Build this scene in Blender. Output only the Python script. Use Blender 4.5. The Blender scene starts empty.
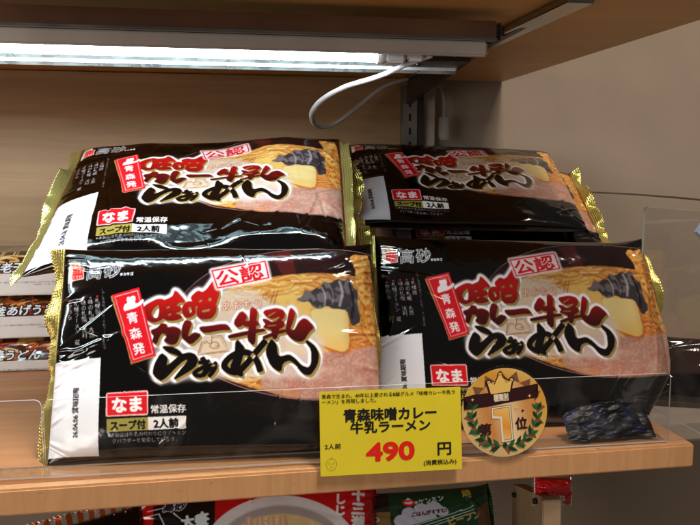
import bpy, math, random
import numpy as np
from mathutils import Matrix, Vector
R = math.radians
random.seed(7)
scn = bpy.context.scene
COL = scn.collection

# ------------------------------------------------------------------ camera model
F = 770.0
yaw, pit = R(10), R(6.7)
CAM = np.array([0, -.53, .213])
cf = np.array([math.sin(yaw)*math.cos(pit), math.cos(yaw)*math.cos(pit), -math.sin(pit)])
cu = np.array([math.sin(yaw)*math.sin(pit), math.cos(yaw)*math.sin(pit), math.cos(pit)])
cr = np.array([math.cos(yaw), -math.sin(yaw), 0])
def U(x, y, **k):
    """point of the place seen at photo pixel (x, y) on the plane X=, Y= or Z="""
    d = cf + (x-350)/F*cr + (262.5-y)/F*cu
    a, v = list(k.items())[0]
    i = 'XYZ'.index(a)
    return CAM + d*(v-CAM[i])/d[i]
ZS, Y0 = -.014, .035          # shelf top, shelf front edge

# ------------------------------------------------------------------ tagging
def tag(o, label=None, cat=None, group=None, kind=None):
    if label: o['label'] = label
    if cat: o['category'] = cat
    if group: o['group'] = group
    if kind: o['kind'] = kind
    return o
def empty(name, loc=(0, 0, 0), rot=None):
    o = bpy.data.objects.new(name, None)
    o.empty_display_size = .02
    COL.objects.link(o)
    if rot is not None:
        o.matrix_world = Matrix.Translation(Vector(loc)) @ rot.to_4x4()
    else:
        o.location = loc
    return o
def link(name, me, mats=(), parent=None):
    o = bpy.data.objects.new(name, me)
    COL.objects.link(o)
    for m in (mats if isinstance(mats, (list, tuple)) else [mats]):
        me.materials.append(m)
    if parent is not None:
        o.parent = parent
    return o

# ------------------------------------------------------------------ materials
def lin(c):
    return tuple((x/12.92 if x <= .04045 else ((x+.055)/1.055)**2.4) for x in c)
def new_mat(name):
    m = bpy.data.materials.new(name)
    m.use_nodes = True
    nt = m.node_tree
    return m, nt, nt.nodes['Principled BSDF']
def mat(name, col, rough=.5, metal=0, noise=0, nscale=40, bump=0, bscale=200, coat=0, spec=.5, emit=None, estr=0):
    m, nt, b = new_mat(name)
    c = (*lin(col), 1)
    b.inputs['Base Color'].default_value = c
    b.inputs['Roughness'].default_value = rough
    b.inputs['Metallic'].default_value = metal
    b.inputs['Coat Weight'].default_value = coat
    b.inputs['Specular IOR Level'].default_value = spec
    if emit:
        b.inputs['Emission Color'].default_value = (*emit, 1)
        b.inputs['Emission Strength'].default_value = estr
    tc = nt.nodes.new('ShaderNodeTexCoord')
    if noise:
        n = nt.nodes.new('ShaderNodeTexNoise'); n.inputs['Scale'].default_value = nscale
        n.inputs['Detail'].default_value = 6
        nt.links.new(tc.outputs['Object'], n.inputs['Vector'])
        r = nt.nodes.new('ShaderNodeMapRange')
        r.inputs['From Min'].default_value = .3; r.inputs['From Max'].default_value = .7
        r.inputs['To Min'].default_value = 1-noise; r.inputs['To Max'].default_value = 1+noise*.4
        nt.links.new(n.outputs['Fac'], r.inputs['Value'])
        mx = nt.nodes.new('ShaderNodeVectorMath'); mx.operation = 'SCALE'
        mx.inputs[0].default_value = c[:3]
        nt.links.new(r.outputs['Result'], mx.inputs['Scale'])
        nt.links.new(mx.outputs['Vector'], b.inputs['Base Color'])
        r2 = nt.nodes.new('ShaderNodeMapRange')
        r2.inputs['To Min'].default_value = max(0, rough-.1); r2.inputs['To Max'].default_value = min(1, rough+.12)
        nt.links.new(n.outputs['Fac'], r2.inputs['Value']); nt.links.new(r2.outputs['Result'], b.inputs['Roughness'])
    if bump:
        n = nt.nodes.new('ShaderNodeTexNoise'); n.inputs['Scale'].default_value = bscale
        n.inputs['Detail'].default_value = 5
        nt.links.new(tc.outputs['Object'], n.inputs['Vector'])
        bp = nt.nodes.new('ShaderNodeBump'); bp.inputs['Strength'].default_value = bump
        bp.inputs['Distance'].default_value = .001
        nt.links.new(n.outputs['Fac'], bp.inputs['Height']); nt.links.new(bp.outputs['Normal'], b.inputs['Normal'])
    return m
def wood(name, c1, c2, rough=.4, grain=(1, 14, 14), scale=9, streak=.5, bump=.15, coat=.0, wave=False):
    m, nt, b = new_mat(name)
    tc = nt.nodes.new('ShaderNodeTexCoord')
    mp = nt.nodes.new('ShaderNodeMapping'); mp.inputs['Scale'].default_value = grain
    nt.links.new(tc.outputs['Object'], mp.inputs['Vector'])
    n = nt.nodes.new('ShaderNodeTexNoise'); n.inputs['Scale'].default_value = scale
    n.inputs['Detail'].default_value = 8; n.inputs['Roughness'].default_value = .62; n.inputs['Distortion'].default_value = .6
    nt.links.new(mp.outputs['Vector'], n.inputs['Vector'])
    n2 = nt.nodes.new('ShaderNodeTexNoise'); n2.inputs['Scale'].default_value = scale*.35; n2.inputs['Detail'].default_value = 2
    nt.links.new(mp.outputs['Vector'], n2.inputs['Vector'])
    add = nt.nodes.new('ShaderNodeMath'); add.operation = 'MULTIPLY_ADD'
    add.inputs[1].default_value = streak
    nt.links.new(n.outputs['Fac'], add.inputs[0])
    s = nt.nodes.new('ShaderNodeMath'); s.operation = 'MULTIPLY'; s.inputs[1].default_value = 1-streak
    nt.links.new(n2.outputs['Fac'], s.inputs[0]); nt.links.new(s.outputs[0], add.inputs[2])
    rp = nt.nodes.new('ShaderNodeValToRGB')
    rp.color_ramp.elements[0].position = .32; rp.color_ramp.elements[0].color = (*lin(c1), 1)
    rp.color_ramp.elements[1].position = .68; rp.color_ramp.elements[1].color = (*lin(c2), 1)
    nt.links.new(add.outputs[0], rp.inputs['Fac'])
    nt.links.new(rp.outputs['Color'], b.inputs['Base Color'])
    b.inputs['Roughness'].default_value = rough; b.inputs['Coat Weight'].default_value = coat
    b.inputs['Coat Roughness'].default_value = .25
    bp = nt.nodes.new('ShaderNodeBump'); bp.inputs['Strength'].default_value = bump; bp.inputs['Distance'].default_value = .0006
    nt.links.new(n.outputs['Fac'], bp.inputs['Height']); nt.links.new(bp.outputs['Normal'], b.inputs['Normal'])
    return m
def film(name, rough=.10, metal=0, bump=.07, bscale=55, spec=.5, coat=.6):
    """printed plastic film: colour is the print carried by the mesh"""
    m, nt, b = new_mat(name)
    a = nt.nodes.new('ShaderNodeAttribute'); a.attribute_name = 'print'
    nt.links.new(a.outputs['Color'], b.inputs['Base Color'])
    b.inputs['Roughness'].default_value = rough; b.inputs['Metallic'].default_value = metal
    b.inputs['Specular IOR Level'].default_value = spec
    b.inputs['Coat Weight'].default_value = coat; b.inputs['Coat Roughness'].default_value = .05
    tc = nt.nodes.new('ShaderNodeTexCoord')
    n = nt.nodes.new('ShaderNodeTexNoise'); n.inputs['Scale'].default_value = bscale; n.inputs['Detail'].default_value = 3
    n.inputs['Distortion'].default_value = .8
    nt.links.new(tc.outputs['Object'], n.inputs['Vector'])
    bp = nt.nodes.new('ShaderNodeBump'); bp.inputs['Strength'].default_value = bump; bp.inputs['Distance'].default_value = .0025
    nt.links.new(n.outputs['Fac'], bp.inputs['Height'])
    nt.links.new(bp.outputs['Normal'], b.inputs['Normal']); nt.links.new(bp.outputs['Normal'], b.inputs['Coat Normal'])
    return m
def acrylic(name, tint=(.97, .975, .975), ior=1.45, haze=.0, gl=(1, 1, 1)):
    m = bpy.data.materials.new(name); m.use_nodes = True
    nt = m.node_tree; nt.nodes.clear()
    out = nt.nodes.new('ShaderNodeOutputMaterial')
    t = nt.nodes.new('ShaderNodeBsdfTransparent'); t.inputs['Color'].default_value = (*tint, 1)
    g = nt.nodes.new('ShaderNodeBsdfGlossy'); g.inputs['Roughness'].default_value = .03; g.inputs['Color'].default_value = (*gl, 1)
    d = nt.nodes.new('ShaderNodeBsdfDiffuse'); d.inputs['Color'].default_value = (.8, .8, .8, 1)
    lw = nt.nodes.new('ShaderNodeLayerWeight'); pw = nt.nodes.new('ShaderNodeMath'); pw.operation = 'POWER'; pw.inputs[1].default_value = 5
    nt.links.new(lw.outputs['Facing'], pw.inputs[0])
    fr = nt.nodes.new('ShaderNodeMath'); fr.operation = 'MULTIPLY_ADD'; fr.inputs[1].default_value = .9; fr.inputs[2].default_value = .022
    nt.links.new(pw.outputs[0], fr.inputs[0])
    # fine scratches and smears dull the sheet in places
    tc = nt.nodes.new('ShaderNodeTexCoord')
    n = nt.nodes.new('ShaderNodeTexNoise'); n.inputs['Scale'].default_value = 18; n.inputs['Detail'].default_value = 6; n.inputs['Distortion'].default_value = 2
    nt.links.new(tc.outputs['Object'], n.inputs['Vector'])
    rp = nt.nodes.new('ShaderNodeMapRange'); rp.inputs['From Min'].default_value = .5; rp.inputs['From Max'].default_value = .9
    rp.inputs['To Min'].default_value = haze; rp.inputs['To Max'].default_value = haze+.03
    nt.links.new(n.outputs['Fac'], rp.inputs['Value'])
    m1 = nt.nodes.new('ShaderNodeMixShader'); m2 = nt.nodes.new('ShaderNodeMixShader')
    nt.links.new(fr.outputs[0], m1.inputs[0]); nt.links.new(t.outputs[0], m1.inputs[1]); nt.links.new(g.outputs[0], m1.inputs[2])
    nt.links.new(rp.outputs['Result'], m2.inputs[0]); nt.links.new(m1.outputs[0], m2.inputs[1]); nt.links.new(d.outputs[0], m2.inputs[2])
    nt.links.new(m2.outputs[0], out.inputs['Surface'])
    return m

M = {}
M['shelf'] = wood('shelf wood', (.69, .46, .29), (.82, .60, .41), rough=.42, grain=(1.5, 16, 30), scale=6, coat=.25)
M['shelf_front'] = wood('shelf edge wood', (.75, .56, .38), (.82, .63, .45), rough=.4, grain=(25, 25, 3), scale=7, streak=.65, coat=.2)
def scuff(m, scale=60, lo=.66, col=(.42, .27, .15)):
    nt = m.node_tree; b = nt.nodes['Principled BSDF']; src = b.inputs['Base Color'].links[0].from_socket
    tc = nt.nodes.new('ShaderNodeTexCoord'); mp = nt.nodes.new('ShaderNodeMapping'); mp.inputs['Scale'].default_value = (1, 1, 2.5)
    n = nt.nodes.new('ShaderNodeTexNoise'); n.inputs['Scale'].default_value = scale; n.inputs['Detail'].default_value = 4
    r = nt.nodes.new('ShaderNodeMapRange'); r.inputs['From Min'].default_value = lo; r.inputs['From Max'].default_value = lo+.05; r.inputs['To Max'].default_value = .55
    mx = nt.nodes.new('ShaderNodeMixRGB'); mx.inputs['Color2'].default_value = (*lin(col), 1)
    nt.links.new(tc.outputs['Object'], mp.inputs['Vector']); nt.links.new(mp.outputs['Vector'], n.inputs['Vector'])
    nt.links.new(n.outputs['Fac'], r.inputs['Value']); nt.links.new(r.outputs['Result'], mx.inputs['Fac']); nt.links.new(src, mx.inputs['Color1']); nt.links.new(mx.outputs['Color'], b.inputs['Base Color'])
scuff(M['shelf_front']); scuff(M['shelf'], 35, .68, (.50, .34, .22))
M['top_shelf'] = wood('upper shelf wood', (.74, .55, .29), (.82, .64, .37), rough=.45, grain=(1.2, 12, 12), scale=4)
M['panel'] = wood('back panel wood', (.54, .42, .28), (.66, .54, .39), rough=.5, grain=(1.4, 8, 22), scale=5, streak=.4)
M['wall'] = mat('beige wall', (.60, .55, .49), .85, noise=.06, nscale=14, bump=.25, bscale=700)
M['chrome'] = mat('chrome steel', (.62, .62, .62), .16, 1, noise=.25, nscale=30)
M['dark_metal'] = mat('dark steel', (.30, .28, .27), .35, .8, noise=.3, nscale=30)
M['mirror_bar'] = mat('bar with wood reflection tint', (.47, .35, .28), .2, .65, noise=.4, nscale=9)  # polished metal; the reflected wood is put into its brown tint
M['lamp_body'] = mat('silvery lamp housing', (.80, .76, .73), .25, .55, noise=.3, nscale=7)  # broad tone noise paints dark and pale reflections along the metal
M['reflector'] = mat('lamp reflector', (.62, .69, .70), .28, .7, noise=.5, nscale=60)
M['tube'] = mat('lit tube', (1, 1, 1), .3, emit=(.86, .96, 1.0), estr=75)
M['white_plastic'] = mat('white plastic', (.85, .86, .88), .4, 0, noise=.05)
M['cable'] = mat('white cable', (.80, .81, .84), .38, bump=.05)
M['grey_cable'] = mat('grey cable', (.55, .53, .52), .45)
M['black'] = mat('black hole', (.03, .03, .03), .7)
M['film'] = film('glossy printed film')
M['label'] = film('printed date panel film', rough=.2, coat=.4)
M['gold'] = film('gold foil seal', rough=.24, metal=.8, bump=.08, bscale=160, coat=.2)
M['inner'] = mat('film back', (.05, .045, .045), .18, coat=.5)
M['carton'] = mat('white carton', (.86, .83, .81), .6, noise=.05, nscale=30)
M['acrylic'] = acrylic('clear acrylic')
M['acrylic_edge'] = mat('acrylic cut edge', (.75, .76, .76), .25, coat=.5)
M['yellow_card'] = mat('yellow card', (.87, .81, .18), .38, noise=.03, nscale=60, coat=.15)
M['ink'] = mat('black ink', (.06, .055, .05), .5)
M['red_ink'] = mat('red ink', (.86, .10, .06), .45)
M['brown_ink'] = mat('brown ink', (.22, .09, .10), .45)
M['grey_ledge'] = mat('grey ledge', (.58, .54, .50), .5, noise=.08)
M['board'] = wood('pale divider wood', (.56, .47, .36), (.66, .57, .45), rough=.55, grain=(8, 8, 1.5), scale=6)

# ------------------------------------------------------------------ mesh helpers
def mesh(name, vs, fs, smooth=False):
    me = bpy.data.meshes.new(name)
    me.from_pydata([tuple(map(float, v)) for v in vs], [], [tuple(f) for f in fs])
    if smooth:
        me.polygons.foreach_set('use_smooth', [True]*len(me.polygons))
    me.update()
    return me
import bmesh
def boxes(name, specs, m, parent=None, bevel=.0008, loc=(0, 0, 0)):
    """specs: list of (x0,x1,y0,y1,z0,z1); one mesh with softened edges"""
    bm = bmesh.new()
    for (x0, x1, y0, y1, z0, z1) in specs:
        r = bmesh.ops.create_cube(bm, size=1)
        for v in r['verts']:
            v.co.x = (x0+x1)/2+v.co.x*(x1-x0); v.co.y = (y0+y1)/2+v.co.y*(y1-y0); v.co.z = (z0+z1)/2+v.co.z*(z1-z0)
    if bevel:
        bmesh.ops.bevel(bm, geom=bm.edges[:], offset=bevel, segments=2, affect='EDGES', clamp_overlap=True)
    me = bpy.data.meshes.new(name); bm.to_mesh(me); bm.free()
    o = link(name, me, m, parent)
    if parent is None or loc != (0, 0, 0):
        o.location = loc
    return o
def tube(name, pts, rad, m, parent=None, n=10, closed_caps=True, flat=1.0):
    P = [Vector(p) for p in pts]
    # smooth with catmull-rom
    Q = []
    for i in range(len(P)-1):
        a, b, c, d = P[max(i-1, 0)], P[i], P[i+1], P[min(i+2, len(P)-1)]
        k = 8 if len(P) > 2 else 1
        for j in range(k):
            t = j/k
            Q.append(.5*((2*b)+(-a+c)*t+(2*a-5*b+4*c-d)*t*t+(-a+3*b-3*c+d)*t**3))
    Q.append(P[-1])
    vs, fs = [], []
    up = Vector((0.13, -.3, 1)).normalized()
    for i, q in enumerate(Q):
        t = (Q[min(i+1, len(Q)-1)]-Q[max(i-1, 0)]).normalized()
        s = t.cross(up).normalized(); w = s.cross(t).normalized()
        for k in range(n):
            a = 2*math.pi*k/n
            vs.append(q+s*math.cos(a)*rad+w*math.sin(a)*rad*flat)
    for i in range(len(Q)-1):
        for k in range(n):
            fs.append((i*n+k, i*n+(k+1) % n, (i+1)*n+(k+1) % n, (i+1)*n+k))
    fs.append(tuple(range(n))[::-1]); fs.append(tuple((len(Q)-1)*n+k for k in range(n)))
    me = mesh(name, vs, fs, True)
    return link(name, me, m, parent)
def prism(name, pts, th, m, parent=None, frame=None, bevel=0):
    """outline in the x-z plane, th thick towards +y"""
    bm = bmesh.new()
    a = [bm.verts.new((x, 0, z)) for x, z in pts]
    f = bm.faces.new(a)
    r = bmesh.ops.extrude_face_region(bm, geom=[f])
    for v in r['geom']:
        if isinstance(v, bmesh.types.BMVert): v.co.y += th
    bmesh.ops.recalc_face_normals(bm, faces=bm.faces[:])
    if bevel: bmesh.ops.bevel(bm, geom=bm.edges[:], offset=bevel, segments=2, affect='EDGES', clamp_overlap=True)
    me = bpy.data.meshes.new(name); bm.to_mesh(me); bm.free()
    return link(name, me, m, parent)

# ------------------------------------------------------------------ glyph outlines from Blender's own font
_gl = {}
def glyphs(s, offset=0.0):
    k = (s, offset)
    if k in _gl: return _gl[k]
    c = bpy.data.curves.new('t', 'FONT'); c.body = s; c.offset = offset
    c.resolution_u = 4
    o = bpy.data.objects.new('t', c); COL.objects.link(o)
    bpy.context.view_layer.update()
    e = o.evaluated_get(bpy.context.evaluated_depsgraph_get())
    me = e.to_mesh(); me.calc_loop_triangles()
    v = np.empty(len(me.vertices)*3); me.vertices.foreach_get('co', v); v = v.reshape(-1, 3)[:, :2].copy()
    t = np.empty(len(me.loop_triangles)*3, int); me.loop_triangles.foreach_get('vertices', t)
    e.to_mesh_clear(); bpy.data.objects.remove(o); bpy.data.curves.remove(c)
    _gl[k] = (v, t.reshape(-1, 3))
    return _gl[k]

# ------------------------------------------------------------------ a small painter for printed film
def box1(a, r, ax):
    n = a.shape[ax]
    pad = [(0, 0)]*a.ndim; pad[ax] = (r+1, r)
    c = np.cumsum(np.pad(a, pad, mode='edge'), axis=ax)
    i1 = [slice(None)]*a.ndim; i0 = [slice(None)]*a.ndim
    i1[ax] = slice(2*r+1, 2*r+1+n); i0[ax] = slice(0, n)
    return (c[tuple(i1)]-c[tuple(i0)])/(2*r+1)
def blur(a, r):
    r = int(round(r))
    if r < 1: return a
    for _ in range(2):
        a = box1(box1(a, r, 0), r, 1)
    return a
def dil(m, r):
    out = m.copy(); r = float(r)
    n = max(8, int(r*3))
    for rr in ([r] if r < 3 else [r*.5, r]):
        for k in range(n):
            dx, dy = int(round(rr*math.cos(2*math.pi*k/n))), int(round(rr*math.sin(2*math.pi*k/n)))
            out = np.maximum(out, np.roll(np.roll(m, dx, 1), dy, 0))
    return out
class Canvas:
    def __init__(s, x0, y0, x1, y1, k=4, base=(0, 0, 0)):
        s.x0, s.y0, s.k = x0, y0, k
        s.W, s.H = int((x1-x0)*k), int((y1-y0)*k)
        s.a = np.ones((s.H, s.W, 3))*np.array(base)
    def zero(s): return np.zeros((s.H, s.W))
    def _fill(s, m, P):
        P = np.asarray(P, float)
        x = (P[:, 0]-s.x0)*s.k; y = (P[:, 1]-s.y0)*s.k
        a, b = max(int(x.min()), 0), min(int(x.max())+2, s.W); c, d = max(int(y.min()), 0), min(int(y.max())+2, s.H)
        if a >= b or c >= d: return
        X, Y = np.meshgrid(np.arange(a, b)+.5, np.arange(c, d)+.5)
        ins = np.zeros(X.shape, bool); n = len(x)
        for i in range(n):
            j = (i+1) % n
            if y[i] == y[j]: continue
            cnd = (y[i] > Y) != (y[j] > Y)
            ins ^= cnd & (X < (x[j]-x[i])*(Y-y[i])/(y[j]-y[i])+x[i])
        return (slice(c, d), slice(a, b)), ins
    def pmask(s, polys, holes=(), smooth=0):
        m = s.zero()
        for P in polys:
            if smooth: P = chaikin(P, smooth)
            r = s._fill(m, P)
            if r: m[r[0]] = np.maximum(m[r[0]], r[1])
        for P in holes:
            if smooth: P = chaikin(P, smooth)
            r = s._fill(m, P)
            if r: m[r[0]] = np.where(r[1], 0, m[r[0]])
        return m
    def stroke_mask(s, strokes):
        m = s.zero()
        for pts, w in strokes:
            P = np.array(pts, float); w = np.broadcast_to(w, (len(P),)).astype(float)
            d = np.gradient(P, axis=0); L = np.hypot(d[:, 0], d[:, 1])+1e-9
            nrm = np.c_[-d[:, 1]/L, d[:, 0]/L]*(w/2)[:, None]
            r = s._fill(m, np.r_[P+nrm, (P-nrm)[::-1]])
            if r: m[r[0]] = np.maximum(m[r[0]], r[1])
        return m
    def text_mask(s, txt, x, y, size, ang=0, sx=1, shear=0, bold=0, vertical=False, align='l', lead=1.0):
        """x,y = left baseline (horizontal) or top centre (vertical) in print units; ang clockwise degrees"""
        m = s.zero(); ca, sa = math.cos(R(ang)), math.sin(R(ang))
        items = []
        if vertical:
            for i, ch in enumerate(txt):
                if ch == ' ': continue
                v, t = glyphs(ch); v = v.copy()
                if ch == 'ー': v = np.c_[(v[:, 1]-.38)+.5, .38-(v[:, 0]-.5)]
                items.append((v-np.array([.5, 0]), t, -(i+.86)*lead))
        else:
            v, t = glyphs(txt); v = v.copy()
            if align == 'c': v[:, 0] -= (v[:, 0].min()+v[:, 0].max())/2
            items.append((v, t, 0))
        for v, t, dy in items:
            X = (v[:, 0]+shear*v[:, 1])*sx*size; Y = -(v[:, 1]+dy)*size
            Q = np.c_[x+X*ca-Y*sa, y+X*sa+Y*ca]
            q = (Q-[s.x0, s.y0])*s.k
            for a, b, c in t:
                p = q[[a, b, c]]
                x0, x1 = max(int(p[:, 0].min()-.5), 0), min(int(p[:, 0].max()+1.5), s.W)
                y0, y1 = max(int(p[:, 1].min()-.5), 0), min(int(p[:, 1].max()+1.5), s.H)
                if x0 >= x1 or y0 >= y1: continue
                gx, gy = np.meshgrid(np.arange(x0, x1)+.5, np.arange(y0, y1)+.5)
                e = lambda i, j: (p[j, 0]-p[i, 0])*(gy-p[i, 1])-(p[j, 1]-p[i, 1])*(gx-p[i, 0])
                e0, e1, e2 = e(0, 1), e(1, 2), e(2, 0)
                ins = ((e0 >= 0) & (e1 >= 0) & (e2 >= 0)) | ((e0 <= 0) & (e1 <= 0) & (e2 <= 0))
                m[y0:y1, x0:x1] = np.maximum(m[y0:y1, x0:x1], ins)
        if bold: m = dil(m, bold*s.k)
        return m
    def lay(s, m, col, alpha=1.0, soft=0):
        rr = np.flatnonzero(m.max(1) > 1e-4)
        if not len(rr): return
        pd = int(round(soft*s.k))*4+1 if soft else 0
        r = slice(max(rr[0]-pd, 0), rr[-1]+1+pd); cc = np.flatnonzero(m[r].max(0) > 1e-4); q = slice(max(cc[0]-pd, 0), cc[-1]+1+pd)
        m = m[r, q]
        if soft: m = blur(m, soft*s.k)
        m = np.clip(m*alpha, 0, 1)[..., None]
        s.a[r, q] = s.a[r, q]*(1-m)+np.asarray(col)*m
    def poly(s, P, col, alpha=1, soft=0, smooth=0): s.lay(s.pmask([P], smooth=smooth), col, alpha, soft)
    def text(s, txt, x, y, size, col, alpha=1, **k): s.lay(s.text_mask(txt, x, y, size, **k), col, alpha)
    def xy(s):
        return np.meshgrid(s.x0+(np.arange(s.W)+.5)/s.k, s.y0+(np.arange(s.H)+.5)/s.k)
    def noise(s, sc, seed=0, oct=3):
        rg = np.random.RandomState(seed); out = s.zero(); amp = 1; tot = 0
        for o in range(oct):
            st = max(2, sc*s.k/(2**o)); h, w = int(s.H/st)+3, int(s.W/st)+3
            g = rg.rand(h, w)
            yy = np.arange(s.H)/st; xx = np.arange(s.W)/st
            yi, xi = yy.astype(int), xx.astype(int); fy, fx = (yy-yi)[:, None], (xx-xi)[None]
            fy = fy*fy*(3-2*fy); fx = fx*fx*(3-2*fx)
            a = g[yi][:, xi]*(1-fx)+g[yi][:, xi+1]*fx; b = g[yi+1][:, xi]*(1-fx)+g[yi+1][:, xi+1]*fx
            out += amp*(a*(1-fy)+b*fy); tot += amp; amp *= .5
        return out/tot
    def sample(s, X, Y):
        a = (s.a if s.k < 3 else box1(box1(s.a, 1, 0), 1, 1))
        fx = np.clip((X-s.x0)*s.k-.5, 0, s.W-1.001); fy = np.clip((Y-s.y0)*s.k-.5, 0, s.H-1.001)
        i, j = fx.astype(int), fy.astype(int); u, v = (fx-i)[..., None], (fy-j)[..., None]
        return (a[j, i]*(1-u)+a[j, i+1]*u)*(1-v)+(a[j+1, i]*(1-u)+a[j+1, i+1]*u)*v
def chaikin(P, n=1):
    P = np.asarray(P, float)
    for _ in range(n):
        Q = np.roll(P, -1, 0)
        P = np.stack([P*.8+Q*.2, P*.2+Q*.8], 1).reshape(-1, 2)
    return P
def T(ox, oy, k, pts): return [(ox+x/k, oy+y/k) for x, y in pts]
def curve(pts, n=10):
    P = np.array(pts, float); out = []
    for i in range(len(P)-1):
        a, b, c, d = P[max(i-1, 0)], P[i], P[i+1], P[min(i+2, len(P)-1)]
        for j in range(n):
            t = j/n
            out.append(.5*((2*b)+(-a+c)*t+(2*a-5*b+4*c-d)*t*t+(-a+3*b-3*c+d)*t**3))
    out.append(P[-1]); return np.array(out)

# ---- the noodle pack print, drawn in the units of its front panel
A = lambda p: T(140, 295, 7.5, p)
B = lambda p: T(150, 335, 7.78, p)
Cc = lambda p: T(230, 310, 5.83, p)
D = lambda p: T(255, 305, 8.74, p)
Ee = lambda p: T(150, 290, 7, p)
RED = [A([(25,195),(60,150),(150,105),(195,110),(190,150),(195,250),(150,275),(110,285),(70,265),(45,235)]),
  A([(190,120),(250,95),(265,80),(280,38),(345,110),(350,135),(310,130),(280,160),(320,165),(325,195),(270,215),(320,230),(330,250),(270,270),(225,270),(190,255),(200,205),(180,150)]),
  A([(335,160),(375,125),(400,125),(430,160),(430,220),(380,250),(345,240),(330,200)]),
  Ee([(300,120),(350,75),(380,90),(410,70),(440,30),(465,-8),(500,90),(480,150),(470,178),(330,190),(310,150)]),
  Ee([(345,182),(480,172),(475,230),(440,275),(370,280),(340,250)]),
  A([(95,345),(150,325),(175,290),(215,300),(210,325),(270,315),(320,340),(315,385),(285,445),(250,455),(190,425),(215,395),(205,370),(175,365),(160,390),(135,450),(105,430),(120,385),(100,365)]),
  A([(355,265),(405,280),(370,385),(380,395),(420,360),(470,375),(455,400),(395,455),(350,420),(325,395),(330,320)]),
  B([(400,20),(480,15),(560,0),(610,0),(645,45),(560,45),(440,70),(405,45)]),
  Cc([(30,135),(75,65),(110,95),(85,150),(50,165)]),
  Cc([(130,38),(168,62),(160,130),(155,250),(140,268),(110,235),(120,160)]),
  Cc([(0,210),(100,188),(200,168),(218,182),(150,197),(30,224),(0,226)]),
  Cc([(85,128),(170,125),(178,152),(90,160)]),
  D([(80,145),(190,118),(250,130),(270,160),(260,205),(205,235),(160,210),(110,190)]),
  D([(75,215),(110,215),(160,245),(220,215),(265,240),(260,280),(180,320),(130,300),(80,285),(110,262)]),
  D([(75,370),(160,335),(270,300),(280,325),(200,345),(90,392)]),
  D([(155,290),(225,290),(195,390),(165,388)]),
  D([(320,108),(360,150),(340,230),(310,300),(350,315),(395,230),(445,200),(525,280),(480,320),(430,400),(380,410),(320,380),(275,320),(285,260),(300,180)])]
RHOLE = [A([(117,180),(155,145),(158,200),(148,252),(112,248),(98,215)]), A([(212,168),(238,160),(240,172),(214,182)]),
  A([(225,222),(250,214),(250,226),(226,234)]), A([(374,172),(396,165),(402,205),(386,218)]),
  Ee([(352,147),(376,138),(382,152),(356,162)]), Ee([(418,130),(442,126),(444,148),(424,152)]), Ee([(372,216),(436,203),(430,222),(380,231)]),
  D([(118,186),(190,144),(196,150),(126,196)]), D([(140,228),(160,212),(230,190),(222,206),(176,240)]), D([(112,270),(200,262),(202,270),(120,280)])]
BLK = [B([(105,172),(180,175),(240,205),(270,240),(250,250),(150,215)]),
  B([(100,222),(150,260),(135,330),(170,310),(250,240),(320,222),(370,240),(385,290),(360,340),(280,390),(190,440),(250,360),(310,290),(300,270),(250,300),(110,445),(60,420),(35,380),(50,310)]),
  Cc([(250,230),(275,260),(280,320),(300,335),(350,320),(385,345),(420,385),(460,400),(480,370),(480,290),(445,245),(455,235),(500,270),(520,320),(510,380),(470,440),(425,430),(385,375),(350,350),(310,370),(300,425),(245,390),(215,310),(230,260)]),
  Cc([(45,228),(95,285),(78,345),(62,400),(85,440),(72,455),(20,420),(10,400),(38,330)])]
def Fx(p): return T(160, 290, 4.118, p)
BST = [(curve(Fx([(440,252),(400,300),(360,350),(320,385),(275,368),(278,340),(315,310),(365,302),(400,330),(418,380)])), 5.2),
  (curve(B([(418,262),(440,300),(452,350),(425,405)])), 4.2), (curve(B([(392,300),(440,300),(475,285)])), 2.6),
  (curve(B([(530,300),(480,350),(420,400),(370,400),(360,380),(400,352),(470,325),(520,330),(500,375),(470,410)])), 3.4)]
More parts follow.
